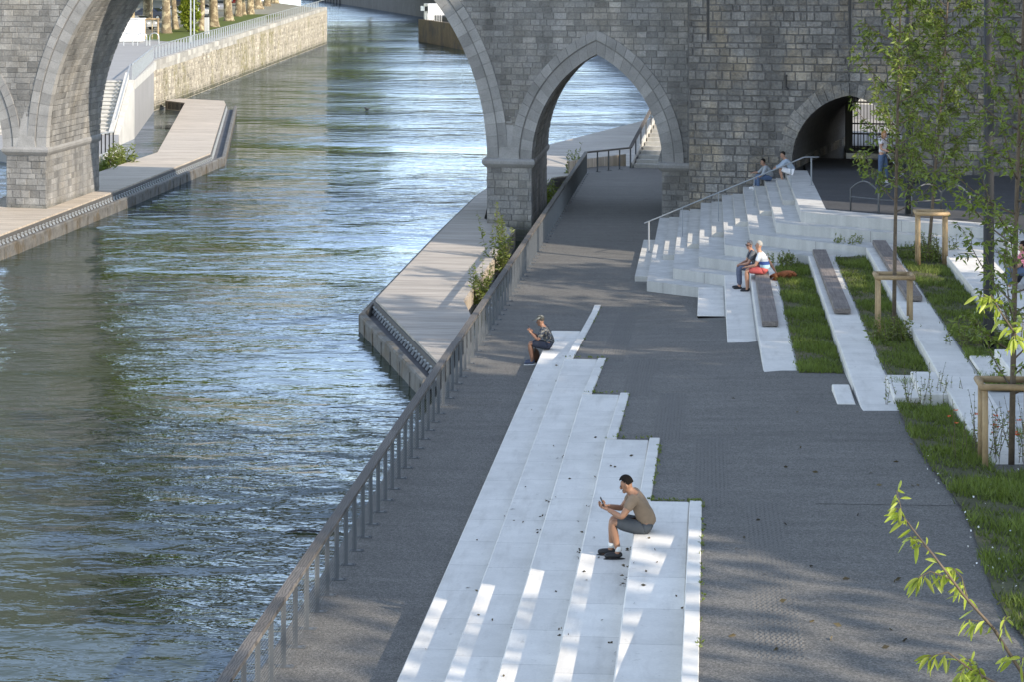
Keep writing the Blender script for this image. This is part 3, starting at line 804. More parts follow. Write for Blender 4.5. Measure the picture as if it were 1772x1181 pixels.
# stairs behind the bridge, up to the quay
st=thing('quay_stairs','white concrete stairs behind the bridge rising beyond the right arch','stairs',(-1,114.5,0))
q=MB()
sd=Vector((pts[4][0]-pts[3][0],pts[4][1]-pts[3][1],0)); sd.normalize(); sx=Vector((sd.y,-sd.x,0))
s0=Vector((-3.6,110.2,0))
for k in range(18):
    a=s0+sd*(.35*k)
    c=[a,a+sx*5.5,a+sx*5.5+sd*1.0,a+sd*1.0]
    q.prism([p[:2] for p in c],.185*k-.1 if k else -.1,.185*(k+1))
q.build('flight',MAT['concrete3'],st)
q=MB(); a=s0-sx*.12; q.beam(a+Vector((0,0,.10)),a+sd*6.3+Vector((0,0,3.4)),.10,.34); q.build('stringer',MAT['concrete3'],st)
# timber panels below the railing bend (pit lining seen through the posts)
q=MB()
a,b_=Vector((-5.9,108.2,-.5)),Vector((-3.1,114.6,-.5)); 
q.beam((-6.6,108.6,-.35),(-4.1,113.0,-.35),.06,1.55); q.build('retaining_board',MAT['deck2'],t)

# ================================================================ stair handrail and bike stands
MAT['midsteel']=M_('satin grey steel',(.24,.26,.28),.45,(8,.05),coord='World')
hr=thing('stair_handrail','thin grey tubular handrail sloping down the terrace stairs','handrail',G(1120,470,.16))
top=[Vector((-1.62,74.2,.0+1.02)),None,None]
A0=atz(1115,386,75.2); A1=atz(1392,271.5,75.5); A2=atz(1417,271.5,75.2)
# straight sloping rail over the flight, level end on the square
z0=.16+.95; z1=Z[7]+.95
A0=G(1115,386,z0); A1=G(1392,271.5,z1); A2=G(1417,271.5,z1)
q=MB(); q.tube([A0,A1,A2],.023,8); q.build('rail',MAT['midsteel'],hr,smooth=True)
for px,pyb,zz in ((1121,444,Z[0]+.155),(1181,417,Z[1]+.155),(1243,392,Z[2]+.155),(1304,367,Z[4]),(1367,341,Z[5]+.15),(1410,333,Z[7])):
    pb=G(px,pyb,zz); 
    s=(pb.x-A0.x)/(A1.x-A0.x); tp=A0+(A1-A0)*max(0,min(1,s)); tpz=tp.z if s<=1 else z1
    pt=Vector((tp.x if s<=1 else pb.x, (tp.y if s<=1 else A2.y), tpz))
    q=MB(); q.tube([(pt.x,pt.y,zz),pt],.018 if px!=1410 and px!=1121 else .03,6); q.box((pt.x,pt.y,zz+.006),(.16,.12,.012)); q.build('support',MAT['midsteel'],hr)

bs=None
def bike_stand(label,a,b_):
    """hoop between two ground points"""
    a=Vector(a); b_=Vector(b_); t_=thing('bike_stand',label,'bike stand',(a+b_)/2,'bike stands on the square')
    h=.80; P=[a, a+Vector((0,0,h*.82))]
    for k in range(1,10):
        s=k/10; P.append(a+(b_-a)*s+Vector((0,0,h*.82+.26*math.sin(math.pi*s))))
    P+=[b_+Vector((0,0,h*.82)),b_]
    q=MB(); q.tube(P,.024,8); q.build('hoop',MAT['steel'],t_,smooth=True)
    q=MB(); q.tube([a+Vector((0,0,.42)),b_+Vector((0,0,.42))],.016,6); q.build('crossbar',MAT['steel'],t_)
    return t_
gz=Z[7]+.006
bike_stand('leftmost arched steel bike stand on the upper square',G(1472,364,gz),G(1520,369,gz))
bike_stand('arched steel bike stand just left of the dark lamp post',G(1521,370,gz),G(1567,372,gz))
bike_stand('arched steel bike stand just right of the dark lamp post',G(1578,374,gz),G(1628,370,gz))
bike_stand('rightmost arched steel bike stand, partly behind the trees',G(1629,372,gz),G(1678,376,gz))

def lamp_post(label,base,h,r):
    t_=thing('lamp_post',label,'lamp post',base)
    q=MB(); q.tube([base,base+Vector((0,0,.9)),base+Vector((0,0,h))],[r,r*.98,r*.8],16); q.build('pole',MAT['darksteel'],t_,smooth=True)
    q=MB(); q.tube([base,base+Vector((0,0,.05))],r*1.35,16); q.build('base_flange',MAT['darksteel'],t_)
    q=MB(); q.tube([base+Vector((0,0,h-.02)),base+Vector((0,0,h+.45))],[r*.9,r*1.15],16); q.build('lamp_head',MAT['galv'],t_)
    q=MB(); q.box(base+Vector((0,-r*.98,.55)),(.10,.02,.34)); q.build('service_hatch',MAT['darksteel'],t_)
lamp_post('dark round lamp post on the upper square among the bike stands',G(1574,372,gz),11.0,.105)
lamp_post('dark round lamp post rising from the lawn at the right edge',G(1711,605,1.58),11.0,.115)

# ================================================================ timber benches on the ledges
def bench(label,px0,py0,px1,py1,z,xw):
    a=G(px0,py0,z); b_=G(px1,py1,z); y0,y1=min(a.y,b_.y),max(a.y,b_.y); x=min(a.x,b_.x)
    t_=thing('timber_bench',label,'bench',((x+xw/2),(y0+y1)/2,z),'timber seats on the ledges')
    q=MB(); bevel_box(q,x,x+xw,y0,y1,z+.03,z+.15,.01); q.build('seat',MAT['bench'],t_)
    q=MB(); 
    for yy in np.arange(y0+.3,y1-.1,.9): q.box((x+xw/2,yy,z+.02),(xw*.8,.08,.03))
    q.build('batten',MAT['darksteel'],t_)
B1=(Z[3]+.012,)
bench('grey timber bench under the seated couple, nearest the stairs',1313,476,1319,566,Z[3]+.012,.38)
bench('grey timber bench on the middle ledge between two lawn strips',1417,440,1444,544,Z[4]+.012,.38)
bench('grey timber bench behind the nearer staked tree, highest of the ledges',1519,424,1568,522,Z[5]+.012,.38)

# ================================================================ left bank
def Lw(px): return 26.5
def wall_top(D): return 2.72+(D-172.6)*.0098
qw=thing('quay_wall','sunlit old stone quay wall with moss along the far left bank','wall',at(400,218,0))
def wl(D,off=0): L=-26.5-off; return Vector((-D*ST+L*CT,D*CT+L*ST,0))
D0,D1=161.5,331.
pa,pb_=wl(D0),wl(D1); dW=(pb_-pa).normalized(); nW=Vector((dW.y,-dW.x,0)); LW=(pb_-pa).length
def top_u(u): return wall_top(D0+(D1-D0)*u/LW)
q=MB(); poly=[pa,pb_,pb_-nW*1.2,pa-nW*1.2]; q.prism([p[:2] for p in poly],-2,lambda p: wall_top(depth(p))-.02); q.build('core',MAT['quaymortar'],qw)
def fnQ(u,v,d): p=pa+dW*u+nW*d; return Vector((p.x,p.y,v))
q=MB(); masonry(q,fnQ,0,LW,-1.3,4.2,(.20,.40),(.25,.7),gap=.05,proud=(.01,.05),keep=lambda u,v: v<top_u(u)-.75,bev=.02); q.build('rubble_face',MAT['quay'],qw)
q=MB()
u=0
while u<LW-1:
    z=top_u(u+.8); a=fnQ(u,0,.05);b_=fnQ(u+1.5,0,.05)
    q.prism([a[:2],b_[:2],(b_-nW*.9)[:2],(a-nW*.9)[:2]],z-.42,z,random.random())
    if u<60: q.prism([(a-nW*.03)[:2],(b_-nW*.03)[:2],(b_-nW*.9)[:2],(a-nW*.9)[:2]],z-.78,z-.425,random.random()); 
    u+=1.52
q.build('coping',M_('coping stone',(.36,.34,.30),.85,(1,.15),(9,.15),tint=.25,coord='World'),qw)
# concrete wing wall and stairs down to the boardwalk
def LD(L,D,z=0.): return Vector((-D*ST+L*CT,D*CT+L*ST,z))
ww=thing('stair_wall','smooth pale concrete wall beside the left bank stairs','wall',LD(-23.3,140,ZW))
A_=LD(-23.34,137.4); B_=LD(-23.34,142.9); dF=Vector((-ST,CT,0)); dR=Vector((CT,ST,0))
q=MB(); q.prism([p[:2] for p in (A_,B_,B_-dR*.35,A_-dR*.35)],-2.2,lambda p: -.42+3.06*(depth(p)-137.4)/5.5); q.build('panel',MAT['concrete3'],ww)
q=MB(); q.prism([p[:2] for p in (B_+dF*.002,wl(161.4),wl(161.4)-dR*.4,B_+dF*.002-dR*.35)],-2.2,2.05); q.build('return_wall',MAT['concrete3'],ww)
q=MB(); q.prism([p[:2] for p in (B_+dF*.004+dR*.03,wl(172.)+nW*.03,wl(172)-nW*.6,B_+dF*.004-dR*.6)],2.06,2.62); q.build('edge_beam',MAT['concrete3'],ww)
ls=thing('river_stairs','cream concrete stairs descending from the left quay to the boardwalk','stairs',LD(-27,137.4,-.35))
q=MB(); nst=14
for k in range(nst):
    z=-.36+2.96*(k+1)/nst; d=137.3+.40*k
    q.prism([p[:2] for p in (LD(-34,d+.07),LD(-23.95,d+.07),LD(-23.95,d+1.0),LD(-34,d+1.0))],-1.2 if k==0 else z-.5,z-.075)
    q.prism([p[:2] for p in (LD(-34,d),LD(-23.95,d),LD(-23.95,d+.6),LD(-34,d+.6))],z-.074,z,.8)
q.build('flight',MAT['concrete3'],ls)
q=MB(); q.beam(LD(-23.82,137.2,-.30),LD(-23.82,143.2,2.95),.22,.34); q.build('stringer',MAT['concrete2'],ls)
for L_ in (-26.1,):
    q=MB(); q.tube([LD(L_,137.5,.55),LD(L_,142.9,3.55),LD(L_,143.8,3.55)],.045,8)
    for k in range(5): q.tube([LD(L_,137.6+1.3*k,-.2+.72*k),LD(L_,137.6+1.3*k,.62+.72*k)],.03,6)
    q.build('stair_rail',MAT['darksteel'],ls)
def quay_z(p):
    D=depth(p); return 2.6 if D<150 else (2.6+(D-150)*.0075 if D<400 else 4.5)
q=MB(); qa=[LD(-70,142.9),B_-dR*.01,wl(172.)-nW*.1,wl(215)-nW*.3,wl(215)-nW*60]
q.prism([p[:2] for p in qa],-1.5,lambda p: quay_z(p)+.03); struct(q.build('quay_pavement',MAT['quaypave']))
q=MB(); qb=[wl(215)-nW*.3,wl(D1)-nW*.3,wl(430)-nW*25,wl(430)-nW*150,wl(215)-nW*60]
q.prism([p[:2] for p in qb],-1.5,lambda p: quay_z(p)+.012); struct(q.build('far_quay',M_('worn quay ground',(.20,.19,.15),.9,(.2,.2),(3,.2),coord='World',extra=None)))
q=MB(); lw=[wl(205)-nW*2.2,wl(300)-nW*3.2,wl(300)-nW*9.5,wl(212)-nW*8.5]
q.prism([p[:2] for p in lw],2.5,lambda p: quay_z(p)+.06); struct(q.build('quay_lawn',MAT['grass']))
# lower landing with dark railing behind the left pier
q=MB(); q.prism([xy(G(100,275,-.36)),xy(G(206,262,-.36)),xy(LD(-23.4,137.5)),xy(LD(-36,137.5))],-1.4,-.36); struct(q.build('landing',MAT['quaypave']))
lr=thing('landing_railing','short dark barred railing at the foot of the left bank stairs','railing',G(175,266,-.3))
q=MB(); a,b_=G(140,272,-.3),G(196,262,-.3)
for k in range(9): p=a+(b_-a)*(k/8); q.beam(p,p+Vector((0,0,1.05)),.03,.07)
q.build('bars',MAT['darksteel'],lr)
q=MB(); q.beam(a+Vector((0,0,1.06)),b_+Vector((0,0,1.06)),.09,.05); q.build('top_rail',MAT['galv'],lr)
pw_=thing('planter_wall','low concrete edge of the planting bed behind the left pier','planter',G(180,280,-.3))
q=MB(); a,b_=G(130,296,-.4),G(212,266,-.4); q.beam(a+Vector((0,0,-.1)),b_+Vector((0,0,-.1)),.25,.9); q.build('kerb',MAT['concrete3'],pw_)
# quay railing
qr=thing('quay_railing','grey steel railing with many flat posts on top of the far left quay wall','railing',at(400,218,wall_top(218)))
q=MB(); u0_,u1_=8.,LW
rp=[(p,quay) for p,quay in ((fnQ(0.5,0,-.35),2.72),(fnQ(11,0,-.35),2.75))]
pathq=[Vector((*xy(B_-dR*.1),2.62)),Vector((*xy(wl(172)-nW*.2),2.66))]
def add_rail_post(q,p): q.box(p+Vector((0,0,.5)),(.09,.04,1.0)); 
q2=MB(); cnt=0
posts=[]
a,b_=pathq
for k in range(24): posts.append(a+(b_-a)*(k/24))
u=11.4
while u<LW:
    p=fnQ(u,0,-.35); p.z=top_u(u); posts.append(p); u+=1.62 if u<90 else 2.6
# one post is one part; copies share the mesh
pm=MB(); o_=ORG[qr.name]; pm.box(o_+Vector((0,0,.5)),(.11,.05,1.0)); pr_=pm.build('post',MAT['galv'],qr)
posts=posts[:100]
for i,p in enumerate(posts):
    o=pr_ if i==0 else pr_.copy()
    if i: COL.objects.link(o); o.parent=qr
    o.location=p-o_
q.beam(LD(-23.6,137.6,.55),B_-dR*.25+Vector((0,0,3.62)),.08,.05); q.beam(pathq[0]+Vector((0,0,1.02)),pathq[1]+Vector((0,0,1.02)),.10,.05)
us=np.linspace(11.2,LW-1,30)
for i in range(29):
    a=fnQ(us[i],0,-.35); a.z=top_u(us[i])+1.02; b_=fnQ(us[i+1],0,-.35); b_.z=top_u(us[i+1])+1.02; q.beam(a,b_,.10,.05)
q.build('top_rail',MAT['galv'],qr)

# white cabinet, hoops, young tree guard, poles
cb=thing('utility_cabinet','white metal utility cabinet on the left quay beside the lawn','cabinet',at(205,205,quay_z(at(205,205,0))))
o_=ORG[cb.name]
def rotz(a): return Matrix.Rotation(a,3,'Z')
white=M_('white enamel',(.72,.72,.70),.45,(2,.05),coord='World')
q=MB(); bevel_box(q,o_.x-2.0,o_.x+2.0,o_.y,o_.y+1.6,o_.z+.12,o_.z+2.1,.03); q.build('body',white,cb)
q=MB(); bevel_box(q,o_.x-2.08,o_.x+2.08,o_.y-.08,o_.y+1.68,o_.z+2.1,o_.z+2.18,.03); q.build('lid',white,cb)
q=MB(); q.box((o_.x,o_.y+.8,o_.z+.06),(3.8,1.4,.12)); q.build('plinth',MAT['concrete2'],cb)
for k in range(3):
    q=MB(); q.box((o_.x-1.3+1.3*k,o_.y-.004,o_.z+1.1),(1.22,.012,1.85)); q.build('door',white,cb)
for px,lb in ((222,'left steel cycle hoop in front of the white cabinet'),(246,'middle steel cycle hoop at the corner of the white cabinet'),(267,'right steel cycle hoop at the edge of the quay lawn')):
    base=at(px,198,quay_z(at(px,198,0))); t_=thing('cycle_hoop',lb,'cycle hoop',base,'cycle hoops on the left quay')
    P=[base+Vector((-.4,0,0)),base+Vector((-.4,0,.75))]+[base+Vector((-.4*math.cos(k*math.pi/8),0,.75+.36*math.sin(k*math.pi/8))) for k in range(1,8)]+[base+Vector((.4,0,.75)),base+Vector((.4,0,0))]
    q=MB(); q.tube(P,.045,6); q.build('hoop',MAT['galv'],t_)
    q=MB(); q.tube([base+Vector((-.4,0,.5)),base+Vector((.4,0,.5))],.03,6); q.build('crossbar',MAT['galv'],t_)
for px,pyb,h,lb in ((330,58,9,'left tall thin steel flagpole on the far quay'),(336,57,9,'right tall thin steel flagpole on the far quay')):
    D=203; base=at(px,D,quay_z(at(px,D,0))); t_=thing('flagpole',lb,'pole',base,'thin poles on the far quay'); q=MB(); q.tube([base,base+Vector((0,0,h))],[.07,.05],8); q.build('shaft',MAT['galv'],t_)
    q=MB(); q.blob(base+Vector((0,0,h)),(.1,.1,.1)); q.build('finial',MAT['galv'],t_)
for px,D,lb in ((358,226,'grey square bollard at the quay railing'),):
    base=at(px,D,quay_z(at(px,D,0))); t_=thing('bollard',lb,'bollard',base); q=MB(); bevel_box(q,base.x-.2,base.x+.2,base.y-.2,base.y+.2,base.z,base.z+1.7,.03); q.build('shaft',MAT['concrete2'],t_); q=MB(); bevel_box(q,base.x-.22,base.x+.22,base.y-.22,base.y+.22,base.z+1.7,base.z+1.8,.02); q.build('cap',MAT['darksteel'],t_)

# ---------------------------------------------------------------- parked cars
def car(label,px,py,heading,paint,long=4.3):
    D=F_*(HC-4.0)/(py+50); base=at(px,D,0); base.z=quay_z(base)+.02
    t_=thing('parked_car',label,'car',base,'cars parked behind the plane trees')
    M=rotz(heading)
    pm=M_('car paint',paint,.3,None,None,metal=.2,spec=.6)
    gl=MAT['carglass']
    prof=[(-2.1,.35),(-2.15,.75),(-1.95,.95),(-1.5,1.02),(-.95,1.43),(.6,1.47),(1.25,1.05),(1.95,.85),(2.12,.6),(2.1,.32)]
    k=long/4.3
    q=MB(); vs=[]
    for s in(-1,1):
        for x,z in prof: 
            wd=.86 if z<1.1 else .66
            vs.append(base+M@Vector((x*k,s*wd,z)))
    n=len(prof); fs=[tuple(range(n))[::-1],tuple(n+i for i in range(n))]+[(i,(i+1)%n,n+(i+1)%n,n+i) for i in range(n)]
    q.add(vs,fs); q.build('body',pm,t_)
    q=MB()
    for s in(-1,1):
        w_=[(-1.25,1.05),(-.88,1.36),(-.2,1.39),(-.2,1.04)]; w2=[(-.12,1.04),(-.12,1.39),(.55,1.4),(1.05,1.04)]
        for ww_ in(w_,w2):
            f=lambda x,z: base+M@Vector((x*k,s*(.885-.66*max(0,z-1.02)*.86),z)); vv=[f(x,z) for x,z in ww_]; g=[v-M@Vector((0,s*.03,0)) for v in vv]
            q.add(vv+g,[(0,1,2,3),(3,2,1,0)]+[(i,i+4,(i+1)%4+4,(i+1)%4) for i in range(4)])
    for (x0,z0,x1,z1) in ((.68,1.45,1.28,1.08),(-1.02,1.42,-1.48,1.08)):
        sg=1 if x0>0 else -1
        q.add([base+M@Vector(((x0*k)+.03*sg,-.6,z0)),base+M@Vector(((x0*k)+.03*sg,.6,z0)),base+M@Vector(((x1*k)+.03*sg,.72,z1)),base+M@Vector(((x1*k)+.03*sg,-.72,z1))],[(0,1,2,3),(3,2,1,0)])
    q.build('window',gl,t_)
    for x in(-1.32,1.32):
        for s in(-1,1):
            c=base+M@Vector((x*k,s*.80,.32)); q=MB(); ax=M@Vector((0,s*.11,0)); q.tube([c-ax,c+ax],.33,14); wo=q.build('wheel',MAT['rubber'],t_)
            q=MB(); q.tube([c+ax*.9,c+ax*1.06],.2,10); r=q.build('rim',MAT['galv'],t_); r.parent=wo
    for s in(-1,1):
        q=MB(); q.box(base+M@Vector((2.07*k,s*.6,.68)),(.12,.32,.14),M); q.build('headlight',white,t_)
        q=MB(); q.box(base+M@Vector((-2.1*k,s*.65,.78)),(.10,.24,.18),M); q.build('tail_light',MAT['redlight'],t_)
MAT['carglass']=M_('dark car glass',(.02,.024,.028),.08,spec=.8)
MAT['redlight']=M_('red lamp glass',(.35,.01,.01),.3)
car('silver grey hatchback parked beyond the white cabinet',236,39,R_(-25),(.34,.35,.36))
car('dark blue car parked behind the tree guard',262,28,R_(-15),(.03,.04,.07))
car('white car parked behind the first plane trunk',298,25,R_(-15),(.66,.66,.65))
car('silver car parked between the ivy bush and a plane trunk',352,23,R_(-75),(.46,.47,.48),4.1)
car('grey car parked right of the slim plane trunk',384,17,R_(-75),(.25,.26,.28))
car('black car parked farthest along the quay',320,14,R_(-20),(.02,.02,.022))
car('red car parked far back behind the plane trunks',404,10,R_(-70),(.30,.03,.025))

# ---------------------------------------------------------------- far river: dark wall, barge
fw=thing('embankment_wall','dark shaded embankment wall closing the river bend in the distance','wall',G(640,30,ZW))
a,b_=G(540,-2,ZW),G(760,34,ZW); a2,b2=G(470,-14,ZW),G(900,58,ZW)
dq=(b_-a).normalized(); a3=a-dq*60; b3=b_+dq*60; nn=Vector((-dq.y,dq.x,0))
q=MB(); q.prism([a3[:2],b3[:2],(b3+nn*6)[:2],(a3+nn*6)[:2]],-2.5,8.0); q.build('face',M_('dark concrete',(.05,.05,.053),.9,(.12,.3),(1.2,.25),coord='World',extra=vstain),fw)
q=MB()
for k in range(16): p=a3+dq*(k*12+4); q.beam(Vector((p.x,p.y,-1.2))-nn*.1,Vector((p.x,p.y,8))-nn*.1,1.6,.3)
q.build('pilaster',M_('grey pilaster',(.10,.10,.105),.9,(.3,.2),coord='World'),fw)
bg_=thing('barge','rusty brown river barge with a white wheelhouse moored upstream','barge',G(760,78,ZW))
q=MB(); c0=G(724,71,ZW); c1=G(800,86,ZW); dr=(c1-c0).normalized(); sd_=Vector((dr.y,-dr.x,0)); Lb=38.
pb0=c0; 
hull=[pb0+dr*0-sd_*1.0+dr*1.2,pb0+dr*.0,pb0+dr*Lb,pb0+dr*(Lb+3)-sd_*2.5,pb0+dr*Lb-sd_*5,pb0+dr*.4-sd_*5]
q.prism([p[:2] for p in hull],ZW-.5,ZW+3.3); q.build('hull',M_('rusty hull',(.16,.115,.06),.8,(.3,.25),(2,.25),coord='World',col2=(.09,.075,.055),mix=(.4,.5,.65),extra=vstain),bg_)
q=MB(); q.prism([p[:2] for p in [pb0+dr*.8-sd_*.7,pb0+dr*5-sd_*.7,pb0+dr*5-sd_*4,pb0+dr*.8-sd_*4]],ZW+3.3,ZW+5.6); wh=q.build('wheelhouse',white,bg_)
q=MB(); 
for k in range(3): p=pb0+dr*(1.3+1.3*k)-sd_*.68; q.box(Vector((p.x,p.y,ZW+4.9)),(.9,.9,.7),rotz(math.atan2(dr.y,dr.x)))
o=q.build('window',MAT['carglass'],bg_); o.parent=wh
q=MB(); 
for k in range(10): p=pb0+dr*(5.5+k*1.6)-sd_*.25; q.tube([Vector((p.x,p.y,ZW+3.3)),Vector((p.x,p.y,ZW+4.3))],.04,6)
stuff(q.build('stanchions',white,bg_))
q=MB(); q.prism([p[:2] for p in [pb0+dr*7-sd_*1.2,pb0+dr*30-sd_*1.2,pb0+dr*30-sd_*4,pb0+dr*7-sd_*4]],ZW+3.3,ZW+4.0); q.build('hatch_cover',MAT['darksteel'],bg_)
# ground of the right bank upstream
q=MB(); q.prism([xy(at(1150,128,0)),xy(at(1150,210,0)),xy(at(1000,330,0)),xy(at(900,420,0)),xy(at(1700,420,0)),xy(at(1700,128,0))],-2.2,3.2); struct(q.build('right_quay',MAT['concrete2']))
# drifting stick and a duck
p=G(520,923,ZW); t_=thing('driftwood','dark stick floating in the river beside the railing','driftwood',p)
q=MB(); q.tube([p+Vector((-.25,0,.02)),p+Vector((0,.03,.04)),p+Vector((.3,0,.03)),p+Vector((.75,.02,.02))],[.010,.020,.018,.010],7); q.build('stick',MAT['black'],t_); q=MB(); q.tube([p+Vector((-.05,0,.04)),p+Vector((-.15,.15,.05))],[.015,.008],6); q.build('twig',MAT['black'],t_)
p=G(635,190,ZW); dk=MB(); dk.blob(p+Vector((0,0,.08)),(.15,.08,.07)); dk.blob(p+Vector((-.13,0,.18)),(.055,.045,.05)); dk.tube([p+Vector((-.10,0,.08)),p+Vector((-.13,0,.17))],[.035,.028],7); dk.tube([p+Vector((-.17,0,.175)),p+Vector((-.22,0,.165))],[.018,.008],6); dk.tube([p+Vector((.12,0,.07)),p+Vector((.21,0,.10))],[.04,.01],6)
tag(dk.build('duck',MAT['black'],None,p,smooth=True),'small dark duck swimming in mid river','duck')
# ================================================================ leaves and plants
def leaves(q,C,Dn,Ln,Wd,tint,fold=0.0):
    """narrow kite leaves at centres C along Dn; lists extended in bulk"""
    C=np.asarray(C,float); n=len(C)
    if n==0: return
    Dn=np.asarray(Dn,float); Dn/= (np.linalg.norm(Dn,axis=1,keepdims=True)+1e-9)
    rv=rng.normal(size=(n,3)); S=np.cross(Dn,rv); S/=(np.linalg.norm(S,axis=1,keepdims=True)+1e-9)
    Ln=np.broadcast_to(np.asarray(Ln,float),(n,))[:,None]; Wd=np.broadcast_to(np.asarray(Wd,float),(n,))[:,None]
    Nn=np.cross(S,Dn)
    a=C; b=C+Dn*Ln*.42+S*Wd*.5+Nn*Wd*fold; t=C+Dn*Ln-Nn*Ln*.12; d=C+Dn*Ln*.42-S*Wd*.5+Nn*Wd*fold
    V=np.stack([a,b,t,d],1).reshape(-1,3); b0=len(q.v)
    q.v.extend(map(tuple,V)); q.f.extend([(b0+4*i,b0+4*i+1,b0+4*i+2,b0+4*i+3) for i in range(n)]); q.t.extend(list(np.clip(tint,0,1)))
def grass_patch(q,poly,zf,n,h=(.05,.12),w=.012,clump=None):
    poly=[(p[0],p[1]) for p in poly]; xs=[p[0] for p in poly]; ys=[p[1] for p in poly]
    tri=tessellate_polygon([[Vector((x,y,0)) for x,y in poly]])
    T=[np.array([poly[i] for i in t]) for t in tri]; A=np.array([abs(np.cross(t[1]-t[0],t[2]-t[0]))/2 for t in T]); 
    idx=rng.choice(len(T),n,p=A/A.sum()); r1=np.sqrt(rng.random(n)); r2=rng.random(n)
    P=np.array([T[i][0]*(1-a)+T[i][1]*(a*(1-b))+T[i][2]*(a*b) for i,a,b in zip(idx,r1,r2)])
    P=P+rng.normal(0,.035,P.shape)
    ph=np.sin(P[:,0]*3.1+1.3*np.sin(P[:,1]*1.7))+np.sin(P[:,1]*2.3+P[:,0]*1.1)+.6*np.sin(P[:,0]*7+P[:,1]*5)
    keepm=rng.random(n)<np.clip(.66+.33*ph,.06,1); P=P[keepm]; ph=ph[keepm]; n=len(P)
    Z_=np.array([zf(x,y) for x,y in P])
    H=rng.uniform(*h,n)*(1+.25*np.clip(ph,-1.5,1.5)); 
    B=np.column_stack([P,Z_]); lean=rng.normal(size=(n,2))*.45
    ang=rng.uniform(0,math.pi,n); S=np.column_stack([np.cos(ang),np.sin(ang),np.zeros(n)])*w
    tip=B+np.column_stack([lean*H[:,None],H])
    V=np.stack([B-S,B+S,tip],1).reshape(-1,3); b0=len(q.v)
    q.v.extend(map(tuple,V)); q.f.extend([(b0+3*i,b0+3*i+1,b0+3*i+2) for i in range(n)])
    q.t.extend(list(np.clip(.45+.12*ph+rng.normal(0,.2,n),0,1)))
def shape(P): return [(p.x,p.y) if hasattr(p,'x') else p for p in P]

# lawns between the ledges -------------------------------------------------
def lawn(poly,zf,n,h=(.05,.13),dz=.02):
    q=MB()
    tri=tessellate_polygon([[Vector((x,y,0)) for x,y in poly]])
    # subdivided sheet
    xs=[p[0] for p in poly]; ys=[p[1] for p in poly]
    bm=bmesh.new(); vs=[bm.verts.new((x,y,0)) for x,y in poly]
    for t in tri: bm.faces.new([vs[i] for i in t])
    bmesh.ops.subdivide_edges(bm,edges=bm.edges[:],cuts=5,use_grid_fill=True)
    bm.verts.index_update(); q.add([(v.co.x,v.co.y,zf(v.co.x,v.co.y)+dz) for v in bm.verts],[tuple(v.index for v in (f.verts if f.normal.z>=0 else f.verts[:][::-1])) for f in bm.faces]); bm.free()
    struct(q.build('lawn_ground',MAT['drygrass']))
    g=MB(); grass_patch(g,poly,lambda x,y: zf(x,y)+dz-.005,n,h); return g
gall=[]
def cz(z): return lambda x,y: z
f3=G(*fend[3],Z[3]); f4=G(*fend[4],Z[4]); f5=G(*fend[5],Z[5]); f6=G(*fend[6],Z[6])
L3=[(XF[3]+.73,yend[3]),(XF[4]-.02,yend[3]),(XF[4]-.02,f4.y-.2),(XF[4]-.05,f4.y+.5),(XF[3]+.73,f3.y-1.0)]
L4=[(XF[4]+.73,yend[4]+2.6),(XF[5]-.02,yend[4]+2.6),(XF[5]-.02,f5.y+.3),(XF[4]+.73,f4.y-.6)]
L5=[(XF[5]+.75,yend[5]+7.5),(XF[6]-.02,yend[5]+7.5),(XF[6]-.02,f6.y+.2),(XF[5]+.75,f5.y-.4)]
for L,z in((L3,Z[3]),(L4,Z[4]),(L5,Z[5])): 
    A=abs(sum(L[i][0]*L[(i+1)%len(L)][1]-L[(i+1)%len(L)][0]*L[i][1] for i in range(len(L))))/2
    g=lawn(L,cz(z+.02),int(A*900)); stuff(g.build('grass',MAT['grass']))
# big lawn sloping down the right side of the promenade
def rz(x,y): return ramp_h(x,y)+.03
edge=[(1545,690),(1560,725),(1585,775),(1612,815),(1640,850),(1664,885),(1682,920),(1702,985),(1720,1030),(1745,1080),(1772,1112),(1830,1190),(1870,1260)]
def onramp(px,py):
    h=1.2
    for _ in range(12): p=G(px,py,h); h=ramp_h(p.x,p.y)
    return G(px,py,h)
E=[onramp(*e) for e in edge]
poly=[(p.x,p.y) for p in E]+[(12,E[-1].y),(12,yend[5]+7.4),(XF[5]+.75,yend[5]+7.4),(XF[5]+.75,yend[5]+.1),(XF[5]-.02,yend[5]+.1),(XF[5]-.02,yend[4]+.9),(XF[4]+1.5,yend[4]+.9)]
A=abs(sum(poly[i][0]*poly[(i+1)%len(poly)][1]-poly[(i+1)%len(poly)][0]*poly[i][1] for i in range(len(poly))))/2
g=lawn(poly,rz,int(A*900),(.05,.15)); stuff(g.build('grass',MAT['grass']))

# taller weeds ----------------------------------------------------------------
def weed(q,p,h,nst,spread,lf=(.05,.11),dens=26,lw=.35,stems=None):
    p=Vector(p)
    for s in range(nst):
        a=random.uniform(0,6.28); b=p+Vector((math.cos(a)*spread*random.random(),math.sin(a)*spread*random.random(),0))
        hh=h*random.uniform(.55,1.1); tip=b+Vector((random.gauss(0,.16)*hh,random.gauss(0,.16)*hh,hh)); mid=(b+tip)/2+Vector((random.gauss(0,.03),random.gauss(0,.03),.04))
        (stems or q).tube([b,mid,tip],[.006,.005,.003],4,.3)
        n=dens; ts=rng.uniform(.12,1,n); C=[]
        for t_ in ts: C.append(tuple(b*(1-t_)**2+mid*2*t_*(1-t_)+tip*t_*t_))
        D=np.column_stack([rng.normal(size=n),rng.normal(size=n),rng.normal(.35,.5,n)])
        L=rng.uniform(*lf,n)*(1.2-.6*ts); leaves(q,C,D,L,L*lw,rng.normal(.5,.22,n))
